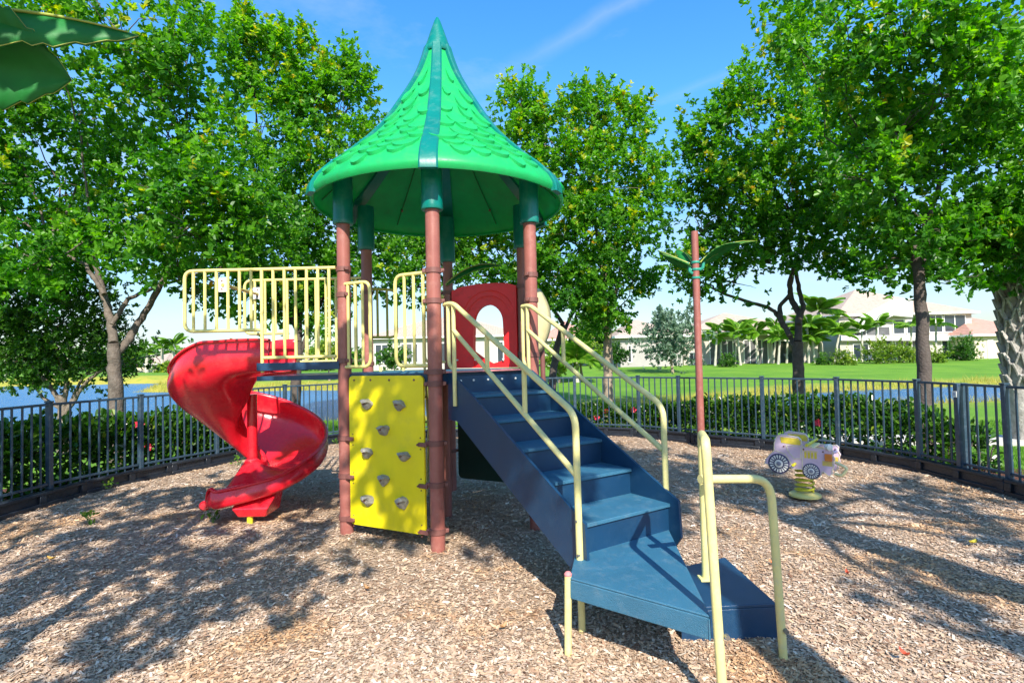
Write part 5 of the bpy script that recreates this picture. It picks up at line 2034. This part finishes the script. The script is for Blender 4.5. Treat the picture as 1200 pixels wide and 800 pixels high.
shrub('shrub', 'round hedge clump across the lake beside the tower post', 378, 432, 9, 70, M_leafB, .3, 66, .6, dens=10)
shrub('shrub', 'bushy clump of trees across the lake left of the pair of palms', 150, 424, 12, 95, M_leafB, .5, 67, .8, dens=5)
shrub('shrub', 'orange tinged shrub under the pair of palms across the lake', 196, 432, 8, 90, M_leafY, .4, 68, .6, dens=6)

# ---- houses
M_stucco = pmat('pale_stucco', (.47, .43, .37), .85, .05, 2, .1, 20)
M_stuccoG = pmat('shade_grey_stucco', (.36, .335, .31), .85, .05, 2, .1, 20)  # beige lowered to grey, the wall's shade is put into the base colour
M_stuccoB = pmat('tan_stucco', (.62, .53, .38), .85, .06, 2, .1, 20)
M_trimw = pmat('white_trim', (.82, .80, .75), .6, .03, 3)
M_glass = pmat('dark_window_glass', (.03, .045, .06), .08, .3, 1, spec=.8)
M_screen = pmat('bronze_porch_screen', (.10, .10, .105), .6, .3, 1.5)


def tile_mat(name, col):
    mt = pmat(name, col, .8, .14, 3, 0)
    t = mt.node_tree
    g = t.nodes.new('ShaderNodeNewGeometry')
    wv = t.nodes.new('ShaderNodeTexWave')
    wv.bands_direction = 'X'
    wv.inputs['Scale'].default_value = 1.1
    wv.inputs['Distortion'].default_value = .2
    t.links.new(g.outputs['Position'], wv.inputs['Vector'])
    bp = t.nodes.new('ShaderNodeBump')
    bp.inputs['Strength'].default_value = .6
    bp.inputs['Distance'].default_value = .08
    t.links.new(wv.outputs['Fac'], bp.inputs['Height'])
    t.links.new(bp.outputs[0], t.nodes['Principled BSDF'].inputs['Normal'])
    return mt


M_tile = tile_mat('cream_roof_tile', (.46, .35, .265))
M_tileP = tile_mat('pink_roof_tile', (.50, .27, .20))


def hip_roof(name, x0, x1, y0, y1, ze, zr, parent, mat, ov=.5, gable=False):
    a, b, c, d_ = x0 - ov, x1 + ov, y0 - ov, y1 + ov
    ym, hw = (c + d_) / 2, (d_ - c) / 2
    r0, r1 = (a, b) if gable else (a + min(hw, (b - a) / 2 - .05), b - min(hw, (b - a) / 2 - .05))
    mb = MB()
    mb.add([(a, c, ze), (b, c, ze), (b, d_, ze), (a, d_, ze), (r0, ym, zr), (r1, ym, zr)], [(0, 1, 5, 4), (2, 3, 4, 5), (1, 2, 5), (3, 0, 4), (3, 2, 1, 0)])
    r_ = mb.build(name, mat, parent, smooth=False)
    mb = MB()
    mb.beam((a, c - .03, ze - .09), (b, c - .03, ze - .09), .06, .2)
    mb.beam((a - .03, c, ze - .09), (a - .03, d_, ze - .09), .06, .2)
    mb.beam((b + .03, c, ze - .09), (b + .03, d_, ze - .09), .06, .2)
    mb.build('fascia', M_trimw, r_, smooth=False)
    return r_


def window(parent, x0, x1, z0, z1, y, nmull=1, glass=None):
    fr = MB()
    for a, b in (((x0, z0), (x1, z0)), ((x0, z1), (x1, z1))):
        fr.beam((a[0], y - .03, a[1]), (b[0], y - .03, b[1]), .10, .09)
    for k in range(nmull + 1):
        x = x0 + (x1 - x0) * k / max(nmull, 1)
        fr.box((x, y - .03, (z0 + z1) / 2), (.09, .09, z1 - z0))
    f = fr.build('window', M_trimw, parent, smooth=False)
    MB().box(((x0 + x1) / 2, y - .0, (z0 + z1) / 2), (x1 - x0, .05, z1 - z0)).build('pane', glass or M_glass, f, smooth=False)
    return f


def house(label, Y, u0, u1, v_eave, v_ridge, depth, wall, roofm, wins, gable=False, zfloor=None):
    """walls from u0 to u1 on the photograph, eave and ridge heights read at the house's own distance"""
    x0, x1 = at(u0, 420, Y).x, at(u1, 420, Y).x
    um = (u0 + u1) / 2
    zb_ = landz((x0 + x1) / 2, Y) - .3 if zfloor is None else zfloor
    ze, zr = at(um, v_eave, Y).z, at(um, v_ridge, Y + depth / 2).z
    root = thing('house', label, 'house', ((x0 + x1) / 2, Y, zb_))
    MB().box(((x0 + x1) / 2, Y + depth / 2, (zb_ + ze) / 2), (x1 - x0, depth, ze - zb_)).build('wall', wall, root, smooth=False)
    hip_roof('roof', x0, x1, Y, Y + depth, ze + .0, max(zr, ze + .8), root, roofm, gable=gable)
    for (a, b, va, vb_, nm, gl) in wins:
        window(root, at(a, 420, Y).x, at(b, 420, Y).x, at(um, vb_, Y).z, at(um, va, Y).z, Y, nm, gl)
    return root


house('stucco house with shade grey walls and pale hip roof beyond the right fence', 52, 727, 800, 393, 374, 12, M_stuccoG, M_tile, [(736, 740, 404, 424, 1, None)])
house('long house with dark screened porch behind the row of slim palms', 55, 801, 965, 391, 366, 14, M_stucco, M_tile,
      [(808, 822, 412, 426, 3, M_screen), (832, 866, 398, 428, 5, M_screen), (872, 900, 398, 428, 4, M_screen), (905, 940, 400, 428, 4, M_glass)])
wh = house('white two storey house with large dark windows on the far right lawn', 57, 985, 1141, 367, 338, 16, M_stucco, M_tile,
           [(1002, 1044, 382, 394, 3, M_screen), (1048, 1061, 374, 391, 1, None), (1064, 1080, 376, 391, 1, None), (1090, 1106, 370, 390, 2, None), (1108, 1133, 370, 390, 2, None), (1000, 1018, 402, 420, 2, M_glass), (1026, 1046, 398, 420, 2, M_screen),
            (1050, 1078, 398, 422, 3, M_glass), (1104, 1126, 398, 422, 3, M_glass)])
Y = 56.9
mb = MB()                                                            # big sloping white parapet wing in front of the upper floor
g = lambda u, v, y=Y: at(u, v, y)
pa = [g(990, 380), g(1046, 351), g(1062, 351), g(1062, 372), g(1040, 370), g(1002, 390)]
mb.prism(pa, (0, -.9, 0))
mb.build('sloping_parapet', M_trimw, wh, smooth=False)
mb = MB()
mb.beam(g(985, 396, 56.6), g(1141, 396, 56.6), .3, .55)
mb.build('floor_band', M_trimw, wh, smooth=False)
house('low tan house with pink tiled roof at the far right', 54, 1143, 1225, 391, 368, 12, M_stuccoB, M_tileP, [(1158, 1164, 398, 424, 1, M_trimw)])
house('pale house with shallow roof seen behind the deck and arch window', 62, 430, 610, 394, 372, 14, M_stucco, M_tile, [(440, 455, 402, 424, 2, None), (470, 490, 402, 424, 3, M_screen), (505, 525, 402, 424, 2, None), (583, 590, 402, 428, 1, None)])
house('pale house with pinkish roof beyond the climber leaf', 66, 636, 700, 397, 376, 12, M_stucco, M_tileP, [(645, 652, 405, 424, 1, None)])
house('small white house across the lake seen under the slide bridge', 95, 352, 384, 423, 414, 10, M_stucco, M_tile, [(358, 366, 426, 432, 2, None)])
house('pale roofed house across the lake left of the slide', 98, 208, 262, 424, 411, 12, M_stuccoB, M_tileP, [(214, 222, 427, 434, 2, None)])
house('tan house behind the pair of palms across the lake', 100, 160, 190, 426, 414, 12, M_stuccoB, M_tile, [(170, 178, 428, 434, 2, None)])

# ---- far wood along the horizon
rs = np.random.default_rng(77)
cl_ = []
for k in range(130):
    a = -1.15 + 2.3 * k / 129
    y_ = 150 + rs.uniform(-15, 25)
    r_ = rs.uniform(3.0, 6.0)
    cl_.append(((y_ * a, y_, .5 + r_ * .35), r_, .75))
me = crown_mesh('far_wood', cl_, .22, 1.3, rs, .02, .8, 5, 0)
tag(put('far_wood', me, None, M_leafB, smooth=False), kind='stuff')
mb = MB()

# ---- small things on the mulch
LG = 'fallen leaves on the mulch'
fl = [((1060, 767), (.50, .07, .03), 'curled red orange fallen leaf near the lower right corner', .06), ((1140, 636), (.62, .50, .04), 'yellow fallen leaf on the mulch right of the spring rider', .09), ((60, 655), (.45, .26, .04), 'ochre fallen leaf on the shaded mulch at the left', .08),
      ((905, 660), (.55, .16, .04), 'tiny orange fallen leaf right of the last step', .05), ((993, 672), (.5, .08, .04), 'small red fallen leaf on the sunny mulch right of the last step', .05), ((590, 735), (.38, .2, .08), 'brown fallen leaf on the sunny mulch left of the landing leg', .06), ((430, 690), (.32, .16, .06), 'brown fallen leaf in front of the climbing wall', .06)]
for (u, v), c_, ll, sz in fl:
    d0 = at(u, v, 5) - Vector((0, 0, CAM_H))
    p = Vector((0, 0, CAM_H)) + d0 * (-(CAM_H - .03) / d0.z)
    a = R.uniform(0, 6.28)
    vv, ff = [], []
    for i in range(7):
        t = i / 6
        wd = sz * .26 * sin(pi * (.06 + .9 * t))
        for k in (-1, 0, 1):
            x, y_ = (t - .5) * sz, wd * k
            vv.append((p.x + x * cos(a) - y_ * sin(a), p.y + x * sin(a) + y_ * cos(a), p.z + .012 * abs(k) + .02 * (t - .5) ** 2 * 4))
    for i in range(6):
        for k in range(2):
            q_ = i * 3 + k
            ff.append((q_, q_ + 3, q_ + 4, q_ + 1))
    o = MB().add(vv, ff).build('fallen_leaf', pmat('leaf_%02d_litter' % (len(MATS)), c_, .6, .2, 40), None)
    tag(o, ll, 'leaf', LG)
WG = 'weeds along the mulch edge'
wd_ = [((160, 558), .22, 'small weed against the border below the left fence post'), ((196, 548), .16, 'weed left of the slide exit beside the border'), ((262, 540), .26, 'taller weed behind the slide exit'), ((278, 545), .16, 'pale weed tuft right of the taller weed'), ((250, 612), .14, 'little weed on open mulch below the slide exit'), ((105, 612), .12, 'little weed on open mulch near the left border'), ((128, 574), .12, 'little weed near the border at the far left'), ((395, 520), .1, 'tiny weed by the back border left of the tower')]
for (u, v), h_, ll in wd_:
    d0 = at(u, v, 5) - Vector((0, 0, CAM_H))
    p = Vector((0, 0, CAM_H)) + d0 * (-CAM_H / d0.z)
    n_ = 16
    base = np.tile(np.array(p), (n_, 1)) + np.stack([rs.normal(0, h_ * .3, n_), rs.normal(0, h_ * .3, n_), rs.uniform(.02, h_, n_)], 1)
    d = unit(rs.normal(0, .7, (n_, 3)) + np.array([0, -.2, .5]))
    L = rs.uniform(.04, .075, n_)
    nr = unit(np.cross(d, rs.normal(size=(n_, 3))))
    root = thing('weed', ll, 'weed', tuple(p), WG)
    put('foliage', leaves('foliage', base, d, nr, L, L * .6, rs.uniform(.4, 1, n_)), root, M_leafH, smooth=False)
    mb = MB()
    for k in range(5):
        q_ = base[k]
        mb.tube([p - Z * .02, (p + Vector(q_)) / 2 + Vector((0, 0, .01)), Vector(q_)], .003, 4)
    mb.build('stems', pmat('weed_stem', (.08, .16, .03), .6), root)['kind'] = 'stuff'
